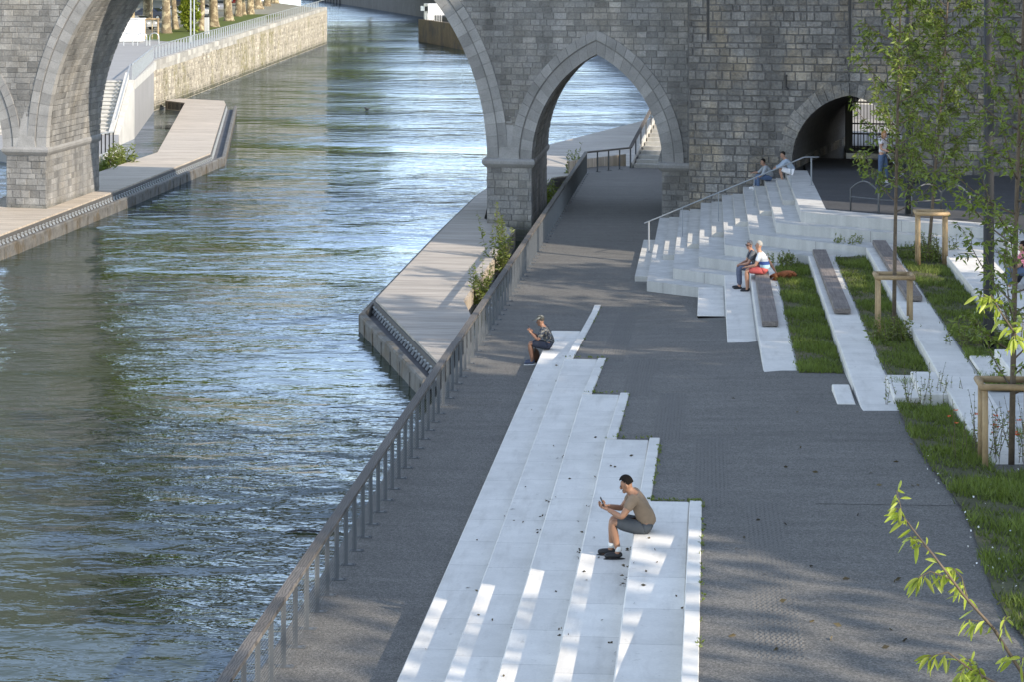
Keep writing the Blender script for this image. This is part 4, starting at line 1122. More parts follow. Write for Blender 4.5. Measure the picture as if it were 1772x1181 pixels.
def weedthing(name,label,cat,p,h,nst,spread,group=None,**k):
    t_=thing(name,label,cat,p,group); q=MB(); st_=MB(); weed(q,p,h,nst,spread,stems=st_,**k); q.build('foliage',MAT['weed'],t_); st_.build('stem',MAT['bark'],t_); return t_
P=lambda px,py,z: G(px,py,z)
weedthing('leafy_weed','tall yellowing leafy weed in the pit beside the boardwalk and railing','plant',P(872,478,-1.0)+Vector((0,0,0)),2.3,16,.55,lf=(.12,.26),dens=60,lw=.28)
weedthing('leafy_weed','bushy weed with reddish seed heads low in the pit beside the boardwalk','plant',P(838,535,-1.0),1.5,16,.4,lf=(.10,.2),dens=60,lw=.3)
weedthing('leafy_weed','dark green plants in the pit behind the right bridge pier','plant',P(955,368,-1.0),1.5,16,.6,lf=(.15,.3),dens=30)
weedthing('leafy_weed','green plant at the far railing bend behind the bridge','plant',P(990,322,-1.0),1.9,12,.5,lf=(.15,.28),dens=30)
weedthing('shrub','dark green shrub in the bed behind the left bridge pier','shrub',P(210,292,-.7),1.25,26,.9,lf=(.2,.45),dens=30,lw=.22)
weedthing('shrub','low dark shrub half hidden by the left bridge pier','shrub',P(176,304,-.7),.9,16,.7,lf=(.2,.4),dens=26,lw=.22)
def onl(px,py,z=None):
    return onramp(px,py) if z is None else G(px,py,z)
for px,py,h,n,lb in ((1725,800,1.0,30,'tall dark weeds between the posts of the nearest staked tree'),(1600,705,.75,26,'dark flowering weeds in front of the low end blocks'),(1760,790,.9,18,'weeds with orange flowers at the foot of the nearest tree')):
    weedthing('tall_weed',lb,'weed',onl(px,py),h,n,.75,lf=(.03,.07),dens=22,lw=.45)
for px,py,z,h,n,sp,lb in ((1550,592,Z[4],.6,40,.75,'thick green weeds around the middle staked tree'),(1612,452,Z[5],.75,42,.9,'pale green weeds around the farthest staked tree'),(1470,438,Z[4],.55,26,.6,'green weeds at the far end of the second lawn strip'),(1365,462,Z[3],.45,24,.6,'sunlit grass tuft at the far end of the first lawn strip'),(1690,600,Z[5],.5,36,.8,'flowering weeds around the lamp post on the lawn'),(1745,575,Z[6],.7,10,.5,'thin weeds growing beside the ledge at the right edge')):
    weedthing('tall_weed',lb,'weed',G(px,py,z),h,n,sp,lf=(.05,.12),dens=26,lw=.4)
q=MB()
for _ in range(26):
    p=onramp(1735+random.gauss(0,16),790)+Vector((random.gauss(0,.25),random.gauss(0,.2),random.uniform(.35,.8)))
    for k in range(5):
        a=k*1.257; leaves(q,[tuple(p)],[(math.cos(a),math.sin(a),.2)],.05,.035,[random.random()])
for_f=tag(q.build('wild_flower',MAT['flower']),'cluster of small orange flowers at the foot of the nearest tree','flowers'); stuff(for_f)
# daisies in the lawn
q=MB()
for _ in range(55):
    px=random.uniform(1600,1772); py=random.uniform(760,1060); p=onramp(px,py)
    if p.x< E[5].x-.4: continue
    leaves(q,[tuple(p+Vector((0,0,.10)))],[(random.gauss(0,1),random.gauss(0,1),.4)],.035,.03,[.9])
stuff(q.build('daisies',white))
# moss and small weeds along the joints of the steps
q=MB()
for k,(d0,d1,xl) in enumerate(segs):
    for _ in range(60 if k>2 else 25):
        y=random.uniform(yD(max(d1,24),0),yD(d0,0)); x=xl+random.gauss(.015,.012)
        if random.random()<.5: y=yD(d1 if k<4 else 33.1,0)+random.gauss(0,.03); x=random.uniform(xl-.2,xl+.7 if k<4 else xl)
        n=5; leaves(q,[(x,y,ramp_h(x,y)+.02)]*n,rng.normal(size=(n,3))+[0,0,.6],.05,.02,rng.random(n))
stuff(q.build('joint_weeds',MAT['weed']))
q=MB()
for k in range(1,5):
    for _ in range(8):
        y=random.uniform(26,yD(DK[k],0)-1); x=XK[k+0]-random.uniform(.02,.09)
        n=random.choice((2,4,7)); leaves(q,np.array([(x,y,RS*k+.01)]*n)+rng.normal(size=(n,3))*[.05,.09,.004],rng.normal(size=(n,3))*[1,1,.25],.06,.03,rng.random(n))
for _ in range(50):
    k=random.randrange(0,5); y=random.uniform(27,yD(DK[k],0)-1); x=random.uniform(XK[k]+.03,XK[k+1]-.02)
    leaves(q,[(x,y,RS*(k+1)+.012)],[(random.gauss(0,1),random.gauss(0,1),.12)],random.uniform(.025,.09),.035,[random.random()])
for _ in range(40):
    px=random.uniform(1250,1700);py=random.uniform(660,1150); p=onramp(px,py); leaves(q,[tuple(p+Vector((0,0,.015)))],[(random.gauss(0,1),random.gauss(0,1),.1)],random.uniform(.05,.13),.05,[random.random()])
stuff(q.build('fallen_leaves',MAT['deadleaf']))

# ================================================================ young staked trees
def bez(a,b,c,t): return a*(1-t)**2+b*2*t*(1-t)+c*t*t
def young_tree(label,trunk,crown_z0,crown_r,nb,nl,seed,ht,leaf=.085,low=None):
    random.seed(seed)
    base=trunk[0]; t_=thing('young_tree',label,'tree',base,'young trees tied to stakes')
    q=MB(); n=len(trunk); q.tube(trunk,[.045*(1-.75*i/(n-1))+.006 for i in range(n)],9,.5); 
    lq=MB()
    def ptz(z):
        for a,b_ in zip(trunk,trunk[1:]):
            if a.z<=z<=b_.z: s=(z-a.z)/(b_.z-a.z); return a+(b_-a)*s
        return trunk[-1]
    C=[];D=[]
    for i in range(nb):
        s=(i+random.random())/nb; z=crown_z0+(ht-crown_z0)*s
        p=ptz(z); a=i*2.4+random.gauss(0,.4); ln=crown_r*(1.05-.62*s)*random.uniform(.7,1.15)*(1 if s>.12 else .75)
        d=Vector((math.cos(a),math.sin(a),0)); up=random.uniform(.55,1.1)
        e=p+d*ln+Vector((0,0,ln*up)); m_=p+d*ln*.55+Vector((0,0,ln*up*.25))
        N_=6; P_=[bez(p,m_,e,k/N_) for k in range(N_+1)]
        q.tube(P_,[.014*(1-.8*k/N_)+.002 for k in range(N_+1)],5,.5)
        tw=[]
        for k in range(random.randint(6,9)):
            s2=random.uniform(.2,1); b0=bez(p,m_,e,s2); dd=(d*random.uniform(.2,1)+Vector((random.gauss(0,.6),random.gauss(0,.6),random.gauss(.15,.4)))).normalized()*random.uniform(.18,.5)*ln**.5
            q.tube([b0,b0+dd*.6+Vector((0,0,.03)),b0+dd],[.005,.004,.002],4,.5); tw.append((b0,b0+dd))
        for _ in range(nl//nb):
            if random.random()<.3: s2=random.uniform(.25,1.02); c=bez(p,m_,e,s2)
            else:
                A_,B_=random.choice(tw); c=A_+(B_-A_)*random.uniform(.15,1.05)
            C.append(tuple(c+Vector((random.gauss(0,.035),random.gauss(0,.035),random.gauss(0,.035))))); D.append((d.x*.5+random.gauss(0,.8),d.y*.5+random.gauss(0,.8),random.gauss(-.45,.5)))
    L=rng.uniform(.7,1.25,len(C))*leaf
    leaves(lq,C,D,L,L*.36,rng.normal(.5,.24,len(C)),.12)
    q.build('trunk',MAT['bark'],t_,smooth=True); lq.build('crown',MAT['leaf'],t_)
    return t_
def trunkpts(pix,D): return [atz(px,py,D) for px,py in pix]
young_tree('slim young tree left of the others, dark against the gateway',trunkpts([(1547,572),(1548,470),(1549,400),(1551,300),(1553,200),(1556,100),(1558,0),(1560,-60)],52.),3.9,1.35,36,2900,3,9.4,.15)
young_tree('sunlit young tree with golden green leaves behind the far stakes',trunkpts([(1606,448),(1612,375),(1620,270),(1628,180),(1635,95),(1640,0),(1644,-60)],62.3),3.4,1.75,46,7000,11,9.9,.15)
young_tree('dark young tree at the right edge tied to the nearest stakes',trunkpts([(1750,805),(1753,640),(1756,480),(1759,350),(1764,200),(1770,60),(1774,-80)],36.2),2.6,1.55,44,4600,5,10.,.125)
random.seed(21)
def stake_frame(label,pl,pr,pb2,top,D,w=.045):
    """three or four posts and half round cross rails"""
    base=(pl+pr)/2; t_=thing('tree_stakes',label,'tree stakes',base,'timber stake frames holding the young trees')
    back=Vector((0,.62,0)); Q=[pl,pr,pb2,(pl+back)]
    for p in Q[:4]:
        q=MB(); q.tube([p-Vector((0,0,.1)),Vector((p.x,p.y,top))],[.048,.044],10,random.random()); q.build('post',MAT['stake'],t_,smooth=True)
    def T(p): return Vector((p.x,p.y,top-.02))
    for a,b_ in((Q[0],Q[1]),(Q[1],Q[2]),(Q[2],Q[3]),(Q[3],Q[0])):
        d=(T(b_)-T(a)).normalized(); q=MB(); n_=Vector((d.y,-d.x,0))
        q.tube([T(a)-d*.08+n_*.05,T(b_)+d*.08+n_*.05],.052,10,random.random()); q.build('cross_rail',MAT['stake'],t_,smooth=True)
    m_=sum((T(p) for p in Q),Vector((0,0,0)))/4
    q=MB(); q.tube([T(Q[0])+Vector((0,.2,-.05)),m_+Vector((0,0,-.05)),T(Q[1])+Vector((0,.2,-.05))],.02,6); q.build('tie_strap',MAT['rubber'],t_)
def sf(label,l,r,z,topy):
    a=G(*l,z) if z is not None else onramp(*l); b_=G(*r,z) if z is not None else onramp(*r); D=depth(a); top=HC-(topy+50)*D/F_
    b_=Vector((b_.x,a.y,a.z)); stake_frame(label,a,b_,b_+Vector((0,.62,0)),top,D)
sf('nearest timber stake frame, cut by the right edge above the weeds',(1705,815),(1785,815),None,668)
sf('timber stake frame in the middle lawn strip beside the bench end',(1521,576),(1576,576),Z[4]+.02,478)
sf('farthest timber stake frame in bright sun below the square',(1590,462),(1637,462),Z[5]+.02,368)
# the near branch that leans into the lower right corner, on a tree below the camera
nt_=thing('young_tree','near leafy branches of a tree reaching in at the lower right corner, bright yellow green','tree',Vector((4.3,13.2,2.6)))
q=MB(); lq=MB(); DN=13.0
def A3(px,py,D=DN): return atz(px,py,D)
br=[[(1850,1290),(1772,1172),(1720,1090),(1668,1032),(1615,962),(1580,918),(1552,880)],[(1850,1290),(1740,1192),(1680,1160),(1640,1130),(1606,1138)],[(1676,1045),(1664,1000),(1650,985)],[(1645,1003),(1610,990),(1590,1000)],[(1700,1175),(1690,1150)],[(1900,760),(1772,600),(1735,545),(1715,510)]]
rd=[.011,.008,.004,.004,.003,.008]
for b_,r in zip(br,rd):
    P_=[A3(px,py,DN+.15*math.sin(i*1.3)) for i,(px,py) in enumerate(b_)]; q.tube(P_,[r*(1-.75*i/(len(P_)-1))+.0012 for i in range(len(P_))],7)
trunkN=[Vector((4.3,13.2,2.6)),Vector((4.2,13.1,4.2)),A3(1900,1330),A3(1905,1000),A3(1900,760),A3(1880,400)]
q.tube(trunkN,[.05,.045,.035,.03,.022,.01],9)
def near_leaf(o,d,L_):
    s=d.cross(Vector((random.gauss(0,1),random.gauss(0,1),random.gauss(0,.4)))).normalized(); nn_=s.cross(d)
    K=5; vs=[];W=L_*.27
    for i in range(K+1):
        u=i/K; wd=W*.5*math.sin(math.pi*min(1,u*.93+.04))**.8; m_=o+d*L_*u-Vector((0,0,1))*L_*.30*u*u
        vs+=[m_-s*wd+nn_*wd*.5,m_,m_+s*wd+nn_*wd*.5]
    fs=[]
    for i in range(K): fs+=[(3*i,3*i+1,3*i+4,3*i+3),(3*i+1,3*i+2,3*i+5,3*i+4)]
    lq.add(vs,fs,min(1,max(0,random.gauss(.55,.28))))
def spray(P_,s0,n):
    for k in range(n):
        u=s0+(1-s0)*(k+random.random())/n*(len(P_)-1)/(len(P_)-1); x=u*(len(P_)-1); i_=min(int(x),len(P_)-2); o=P_[i_]+(P_[i_+1]-P_[i_])*(x-i_); ax=(P_[i_+1]-P_[i_]).normalized()
        d=(ax*random.uniform(.1,.9)+Vector((random.gauss(-.1,.55),random.gauss(0,.6),random.gauss(-.5,.4)))).normalized()
        pe=o+d*random.uniform(.010,.022); q.tube([o,pe],[.0012,.0009],4); near_leaf(pe,d,random.uniform(.055,.10))
for b_,r in zip(br,rd):
    P_=[A3(px,py,DN+.15*math.sin(i*1.3)) for i,(px,py) in enumerate(b_)]
    spray(P_,.12 if len(b_)>3 else .1,34 if len(b_)>5 else 16)
    if len(b_)>3:
        for k in range(5):                       # short side twigs
            x=random.uniform(.2,.97)*(len(P_)-1); i_=min(int(x),len(P_)-2); o=P_[i_]+(P_[i_+1]-P_[i_])*(x-i_); ax=(P_[i_+1]-P_[i_]).normalized()
            d=(ax*.8+Vector((random.gauss(0,.5),random.gauss(0,.4),random.gauss(-.1,.4)))).normalized()*random.uniform(.08,.18)
            T_=[o,o+d*.5+Vector((0,0,.008)),o+d]; q.tube(T_,[.0022,.0018,.0012],5); spray(T_,.3,8)
    spray(P_[-2:],.55,7)
q.build('trunk',MAT['bark'],nt_,smooth=True); lq.build('crown',MAT['leaf_near'],nt_,smooth=True)

# ================================================================ plane trees on the left quay
def crown(q,c,rx,ry,rzz,n,size,mat=None,clumps=26,seed=1):
    g=np.random.default_rng(seed); c=np.array(c)
    u=g.normal(size=(clumps,3)); u/=np.linalg.norm(u,axis=1,keepdims=True); cc=u*(g.random((clumps,1))**.45)*np.array([rx,ry,rzz])*.82
    k=g.integers(0,clumps,n); v=g.normal(size=(n,3)); v/=np.linalg.norm(v,axis=1,keepdims=True); rad=(.30+.22*g.random((clumps,1)))[k]*min(rx,rzz)
    C=c+cc[k]+v*rad*(g.random((n,1))**.5); D=v+g.normal(size=(n,3))*.5
    L=g.uniform(.7,1.3,n)*size; leaves(q,C,D,L,L*.7,g.normal(.5,.22,n))
def plane_tree(label,px,D,r,h,zc,cr,n,seed,size=.9,group='plane trees on the far left quay',lean=0):
    base=at(px,D,0); base.z=quay_z(base)-.1; t_=thing('plane_tree',label,'tree',base,group)
    random.seed(seed); q=MB(); P_=[base,base+Vector((0,0,.35)),base+Vector((lean*.2,0,1.2)),base+Vector((lean*.5,0,h*.5)),base+Vector((lean,0,h))]
    q.tube(P_,[r*1.55,r*1.2,r,r*.88,r*.75],14,.5)
    top=P_[-1]
    for k in range(5): a=k*1.26+seed; e=top+Vector((math.cos(a)*cr*.6,math.sin(a)*cr*.6,cr*.9)); q.tube([top,(top+e)/2+Vector((0,0,.4)),e],[r*.5,r*.3,r*.12],8,.5)
    q.build('trunk',MAT['bark_plane'],t_,smooth=True); lq=MB(); crown(lq,(top.x,top.y,top.z+cr*.85),cr,cr,cr*1.05,n,size,seed=seed); lq.build('crown',MAT['leaf_plane'],t_)
spec=[(288,228,.44,'first plane trunk on the left quay, broad and pale'),(304,240,.30,'slim plane trunk just left of the ivy bush'),(348,236,.30,'plane trunk half hidden by the ivy bush'),(370,248,.50,'broad plane trunk with flaring foot right of the ivy bush'),(396,270,.50,'brown plane trunk behind the thin grey pole'),(412,290,.42,'light tan plane trunk in the middle of the row'),(421,296,.34,'whitish plane trunk in the middle of the row'),(433,300,.48,'yellowish plane trunk right of the whitish one'),(447,330,.62,'thick brown plane trunk towards the end of the row'),(462,350,.5,'plane trunk near the far end of the row'),(475,372,.6,'farthest visible plane trunk on the quay')]
for i,(px,D,r,lb) in enumerate(spec): plane_tree(lb,px,D,r,6.5+random.random(),0,8.5,4200,100+i,1.15,lean=random.gauss(0,.3))
for px,D in((255,262),(225,235),(190,240),(150,235),(505,410),(540,470),(585,520),(640,560)): plane_tree('plane tree whose crown leans over the left quay, trunk out of sight',px,D,.5,8,0,9.5,4200,px,1.2)
iv=at(328,232,0); iv.z=quay_z(iv); t_=thing('ivy_bush','green ivy covered bush between the plane trunks on the quay','bush',iv); q=MB(); crown(q,(iv.x,iv.y,iv.z+2.0),1.0,1.0,2.4,2600,.30,clumps=34,seed=9); q.build('foliage',MAT['leaf_plane'],t_); q=MB(); q.tube([iv,iv+Vector((0,0,3.5))],[.25,.15],8); q.build('stem',MAT['bark_plane'],t_)
# distant wood beyond the river bend and along the right bank upstream
q=MB()
for i in range(34):
    px=-760+i*40; D=395+random.uniform(-20,30); c=at(px,D,0); crown(q,(c.x,c.y,19.5+random.random()*5),10,8,13,1900,2.0,clumps=24,seed=500+i)
for i in range(24):
    px=590+i*30; D=505+random.uniform(-15,30); c=at(px,D,0); crown(q,(c.x,c.y,9.5),11,7,4.2,700,1.6,clumps=14,seed=330+i)
for i in range(10):
    D=150+i*22; px=1300-i*18; c=at(px,D,0); crown(q,(c.x,c.y,9),6.5,6.5,5,900,1.5,clumps=18,seed=400+i)
stuff(q.build('distant_wood',MAT['leaf_plane']))
# far guard round a young quay tree
gb=at(262,212,0); gb.z=quay_z(gb); t_=thing('tree_guard','pale timber guard around a thin tree on the left quay','tree guard',gb)
for dx in(-.62,.62): q=MB(); q.tube([gb+Vector((dx,0,0)),gb+Vector((dx,0,2.0))],.09,8); q.build('post',MAT['stake'],t_)
q=MB(); q.tube([gb+Vector((-.75,0,1.9)),gb+Vector((.75,0,1.9))],.09,8); q.build('cross_rail',MAT['stake'],t_)
t_=thing('young_tree','thin young tree inside the pale guard on the left quay','tree',gb+Vector((0,.3,0))); q=MB(); q.tube([gb+Vector((0,.3,0)),gb+Vector((0,.3,6))],[.06,.03],8); q.build('trunk',MAT['bark_plane'],t_); q=MB(); crown(q,(gb.x,gb.y+.3,gb.z+6.5),1.5,1.5,2.,700,.25,seed=4); q.build('crown',MAT['leaf_plane'],t_)

# ================================================================ right bank, outside the frame: what shades the promenade
def big_tree(label,x,y,h0,cr,crz,n,seed,size=.5):
    base=Vector((x,y,Z[7])); t_=thing('plane_tree',label,'tree',base,'tall plane trees along the right bank'); q=MB(); q.tube([base,base+Vector((0,0,h0))],[.45,.3],12); q.build('trunk',MAT['bark_plane'],t_); lq=MB(); crown(lq,(x,y,h0+crz*.75),cr,cr,crz,n,size,clumps=40,seed=seed); lq.build('crown',MAT['leaf_plane'],t_)
lbT='tall plane tree on the right bank shading the promenade from outside the picture'
for (x,y,h0,cr,crz,n,sd_) in SHADE: big_tree(lbT,x,y,h0,cr,crz,n,sd_)
for (x0,x1,y0,y1,h) in BLOCKS:
    t_=thing('town_house','tall brick house on the right bank outside the picture, shading the tower','house',Vector(((x0+x1)/2,y0,Z[7])),'houses on the right bank')
    q=MB(); bevel_box(q,x0,x1,y0,y1,Z[7]-.2,h); q.build('wall',M_('brick',(.25,.17,.13),.9,(1,.15),coord='World'),t_)
    q=MB(); q.add([(x0-.3,y0-.3,h),(x1+.3,y0-.3,h),(x1+.3,y1+.3,h),(x0-.3,y1+.3,h),((x0+x1)/2,y0-.3,h+2.5),((x0+x1)/2,y1+.3,h+2.5)],[(0,1,4),(2,3,5),(1,2,5,4),(3,0,4,5),(3,2,1,0)]); q.build('roof',M_('slate',(.08,.08,.09),.7,(1,.2),coord='World'),t_)
    q=MB()
    for zz in np.arange(Z[7]+1,h-1.6,3.0):
        for yy in np.arange(y0+1.2,y1-1.4,2.4): q.box((x0-.01,yy+.6,zz+.9),(.06,1.1,1.7))
    q.build('window',MAT['carglass'],t_)
# ================================================================ people
def skin_mesh(name,nodes,edges,sub=2,root=None):
    """nodes: dict key->(x,y,z,r) or (x,y,z,rx,ry); returns verts, faces of the skinned surface"""
    keys=list(nodes); ix={k:i for i,k in enumerate(keys)}
    me=bpy.data.meshes.new('tmp'); me.from_pydata([nodes[k][:3] for k in keys],[(ix[a],ix[b]) for a,b in edges],[])
    ob=bpy.data.objects.new('tmp',me); COL.objects.link(ob)
    md=ob.modifiers.new('s','SKIN'); md.use_smooth_shade=True
    sv=me.skin_vertices[0].data
    for k in keys:
        n=nodes[k]; sv[ix[k]].radius=(n[3],n[4] if len(n)>4 else n[3]); sv[ix[k]].use_root=(k==(root or keys[0]))
    sd=ob.modifiers.new('u','SUBSURF'); sd.levels=sub; sd.render_levels=sub
    dg=bpy.context.evaluated_depsgraph_get(); ev=ob.evaluated_get(dg); m2=ev.to_mesh()
    V=[tuple(v.co) for v in m2.vertices]; Fc=[tuple(p.vertices) for p in m2.polygons]; ev.to_mesh_clear()
    bpy.data.objects.remove(ob); bpy.data.meshes.remove(me)
    return V,Fc
def V3(*a): return Vector(a)
SKINM={}
def skin_mat(c):
    if c not in SKINM: SKINM[c]=M_('skin',c,.55,(9,.08),coord='Object')
    return SKINM[c]
def cloth(col,**k): return M_('cloth',col,.9,(12,.12),None,(60,.3,.004),coord='Object',**k)
def person(label,loc,rz,J,skin,hair,shirt=None,bottom=None,shoes=None,sleeve=.5,legs='shorts',fingers=True,size=1.06,hairlen=0,socks=None,extra=None,cap=None,turn=0.,nod=0.,torso_w=1.0,bald=False,group=None):
    """J: joints in local coordinates, x forward, y left, z up"""
    t_=thing('person',label,'person',loc,group)
    org=Vector(loc); Mz=Matrix.Rotation(rz,3,'Z')
    def W(V): return [org+Mz@(Vector(v)*size) for v in V]
    J={k:(v if isinstance(v,float) else Vector(v)) for k,v in J.items()}
    n={};e=[]
    pel=J['pelvis']; ch=J['chest']; nk=J['neck']; hd=J['head']
    mid=(pel+ch)/2+J.get('bend',V3(0,0,0))
    tw=torso_w
    n['pel']=(*pel,.105*tw,.09*tw); n['mid']=(*mid,.105*tw,.09*tw); n['ch']=(*ch,.128*tw,.10*tw); n['nk0']=(*(ch*.35+nk*.65),.085,.075); n['nk']=(*nk,.055); 
    fw=Vector((math.cos(turn)*math.cos(nod),math.sin(turn)*math.cos(nod),-math.sin(nod))); up=Vector((math.cos(turn)*math.sin(nod),math.sin(turn)*math.sin(nod),math.cos(nod)))
    n['jaw']=(*(hd-up*.055+fw*.015),.064,.072); n['hd']=(*(hd+up*.01),.078,.088); n['tp']=(*(hd+up*.075-fw*.01),.062,.07)
    e+=[('pel','mid'),('mid','ch'),('ch','nk0'),('nk0','nk'),('nk','jaw'),('jaw','hd'),('hd','tp')]
    lf=up.cross(fw)
    for s,S in((1,'l'),(-1,'r')):
        sh=J['sh'+S]; el=J['el'+S]; wr=J['wr'+S]
        n['sh'+S]=(*sh,.062); n['ua'+S]=(*((sh+el)/2),.052); n['el'+S]=(*el,.042); n['fa'+S]=(*(el*.6+wr*.4),.040); n['wr'+S]=(*wr,.027)
        e+=[('ch','sh'+S),('sh'+S,'ua'+S),('ua'+S,'el'+S),('el'+S,'fa'+S),('fa'+S,'wr'+S)]
        hp=J['hip'+S]; kn=J['kn'+S]; an=J['an'+S]; to=J['to'+S]
        n['hp'+S]=(*hp,.075); n['th'+S]=(*((hp+kn)/2),.074); n['kn'+S]=(*kn,.058); n['ca'+S]=(*(kn*.62+an*.38),.056); n['an'+S]=(*an,.036); n['ft'+S]=(*(an*.35+to*.65+V3(0,0,-.02)),.036,.030); n['to'+S]=(*to,.030,.024)
        e+=[('pel','hp'+S),('hp'+S,'th'+S),('th'+S,'kn'+S),('kn'+S,'ca'+S),('ca'+S,'an'+S),('an'+S,'ft'+S),('ft'+S,'to'+S)]
    V,Fc=skin_mesh('b',n,e,2,'pel')
    q=MB(); q.add(W(V),Fc)
    # hands: palm, four bent fingers, thumb (grown from the wrist)
    for s,S in((1,'l'),(-1,'r')):
        wr=J['wr'+S]; el=J['el'+S]; hdir=J.get('hd'+S); d=(hdir if hdir is not None else (wr-el)).normalized()
        pn=J.get('pn'+S,V3(0,0,-1)); pn=(pn-d*pn.dot(d)).normalized(); sd=d.cross(pn)*(1 if s>0 else -1)
        hn={'w':(*(wr-d*.015),.026,.024),'p':(*(wr+d*.05),.036,.020),'k':(*(wr+d*.085),.036,.017)}; he=[('w','p'),('p','k')]
        V,Fc=skin_mesh('h',hn,he,1,'w'); q.add(W(V),Fc)
        if fingers:
            cu=J.get('curl',.6)
            for i,(off,L_) in enumerate(((-.027,.066),(-.009,.075),(.009,.070),(.026,.055))):
                a=wr+d*.082+sd*off; b_=a+d*L_*.5+pn*L_*.12; c=b_+(d*math.cos(cu*1.6)+pn*math.sin(cu*1.6))*L_*.55
                V,Fc=skin_mesh('f',{'a':(*a,.0095),'b':(*b_,.0088),'c':(*c,.0072)},[('a','b'),('b','c')],1,'a'); q.add(W(V),Fc)
            a=wr+d*.03-sd*.028; b_=a+d*.028-sd*.022+pn*.018; c=b_+d*.03+pn*.014+sd*.004
            V,Fc=skin_mesh('f',{'a':(*a,.013),'b':(*b_,.0105),'c':(*c,.0085)},[('a','b'),('b','c')],1,'a'); q.add(W(V),Fc)
    # nose, ears, brow on the head surface
    for P_,r in((hd+fw*.088-up*.012,(.016,.013,.022)),(hd+lf*.079-up*.01,(.018,.010,.030)),(hd-lf*.079-up*.01,(.018,.010,.030)),(hd+fw*.070-up*.075,(.024,.028,.020))):
        Mr=Matrix((fw,lf,up)).transposed(); b_=MB(); b_.blob(P_,r,8,6,Mr); q.add(W(b_.v),b_.f)
    q.build('body',skin_mat(skin),t_,smooth=True)
    Mr=Matrix((fw,lf,up)).transposed()
    # eyes and mouth
    q=MB()
    for s in(1,-1): b_=MB(); b_.blob(hd+fw*.079+lf*s*.032+up*.012,(.008,.013,.007),8,6,Mr); q.add(W(b_.v),b_.f)
    q.build('eyes',MAT['black'],t_,smooth=True)
    q=MB(); b_=MB(); b_.blob(hd+fw*.083-up*.052,(.008,.024,.006),8,6,Mr); q.add(W(b_.v),b_.f); q.build('mouth',M_('lips',tuple(c*.6 for c in skin),.6),t_,smooth=True)
    # hair as a shell over the skull
    if hair is not None:
        q=MB(); b_=MB()
        kf=(lambda v: not(v.x>.042 and v.z<.046) and v.z>-.045-hairlen and not (v.x>.012 and v.z<.005)) if not bald else (lambda v: v.x<.02 and v.z<.062 and v.z>-.05)
        b_.blob(hd+up*.022-fw*.006,(.100,.090,.112),18,14,Mr,keep=None)
        # filter in local head space
        b2=MB(); b2.blob((0,0,0),(.091,.080,.100+hairlen*.5),24,20,None,keep=kf)
        q.add(W([hd+up*(.026-hairlen*.35)-fw*.006+Mr@Vector(v) for v in b2.v]),b2.f)
        q.build('hair',M_('hair',hair,.85,(60,.35),None,(90,.8,.012),spec=.1),t_,smooth=True)
    def chain(name,nodes,edges,m,root,sub=2,**kw):
        V,Fc=skin_mesh(name,nodes,edges,sub,root); q=MB(); q.add(W(V),Fc); return q.build(name,m,t_,smooth=True)
    if shirt is not None:
        g=.016; N={};E=[]
        N['a']=(*(pel+V3(-.012,0,-.02)),.160*tw,.142*tw); N['m']=(*mid,.142*tw,.122*tw); N['c']=(*ch,.158*tw,.128*tw); N['n']=(*(ch*.50+nk*.50),.080,.072); E=[('a','m'),('m','c'),('c','n')]
        for S in 'lr':
            sh=J['sh'+S]; el=J['el'+S]; wr=J['wr'+S]
            N['s'+S]=(*sh,.078); E.append(('c','s'+S))
            if sleeve<=1: N['u'+S]=(*(sh+(el-sh)*sleeve*.6),.070); N['v'+S]=(*(sh+(el-sh)*sleeve),.064); E+=[('s'+S,'u'+S),('u'+S,'v'+S)]
            else: N['u'+S]=(*((sh+el)/2),.066); N['e'+S]=(*el,.056); N['w'+S]=(*(el+(wr-el)*(sleeve-1)),.042); E+=[('s'+S,'u'+S),('u'+S,'e'+S),('e'+S,'w'+S)]
        chain('shirt',N,E,shirt,'c')
    if bottom is not None:
        N={'p':(*(pel+V3(0,0,.01)),.150*tw,.128*tw),'q':(*(pel*.75+mid*.25),.145*tw,.125*tw)};E=[('p','q')]
        for S in 'lr':
            hp,kn,an=J['hip'+S],J['kn'+S],J['an'+S]
            N['h'+S]=(*hp,.108); N['t'+S]=(*((hp+kn)/2),.098); E+=[('p','h'+S),('h'+S,'t'+S)]
            if legs=='shorts': N['k'+S]=(*(hp+(kn-hp)*.93+V3(0,0,.004)),.084); E.append(('t'+S,'k'+S))
            else: N['k'+S]=(*kn,.076); N['c'+S]=(*(kn*.5+an*.5),.064); N['a'+S]=(*(kn*.06+an*.94),.056); E+=[('t'+S,'k'+S),('k'+S,'c'+S),('c'+S,'a'+S)]
        chain('shorts' if legs=='shorts' else 'trousers',N,E,bottom,'p')
    if shoes is not None:
        for S in 'lr':
            an,to=J['an'+S],J['to'+S]; d=(to-an); d.z=0; d.normalize(); hz=to.z-.024
            N={'h':(*(Vector((an.x,an.y,hz+.042))-d*.035),.042,.042),'m':(*(Vector((an.x,an.y,hz+.045))+d*.07),.043,.042),'t':(*(Vector((to.x,to.y,hz+.034))+d*.035),.040,.030),'u':(*(an+V3(0,0,.0)),.046)}
            o=chain('shoe',N,[('u','h'),('h','m'),('m','t')],shoes,'m')
            q=MB(); b_=MB(); c=Vector((an.x,an.y,hz-.008))+d*.055; ang=math.atan2(d.y,d.x); b_.blob(c,(.150,.050,.022),14,6,Matrix.Rotation(ang,3,'Z')); q.add(W(b_.v),b_.f); so_=q.build('sole',MAT['sole'] if shoes is not MAT['blackshoe'] else MAT['rubber'],t_,smooth=True); so_.parent=o
            if socks is not None:
                q=MB(); q.add(*[(lambda b_:(W(b_.v),b_.f))((lambda b_: (b_.tube([an+V3(0,0,.02),an+V3(0,0,.075)+(J['kn'+S]-an)*.02],[.045,.043],10),b_)[1])(MB()))][0]); q.build('sock',socks,t_,smooth=True)
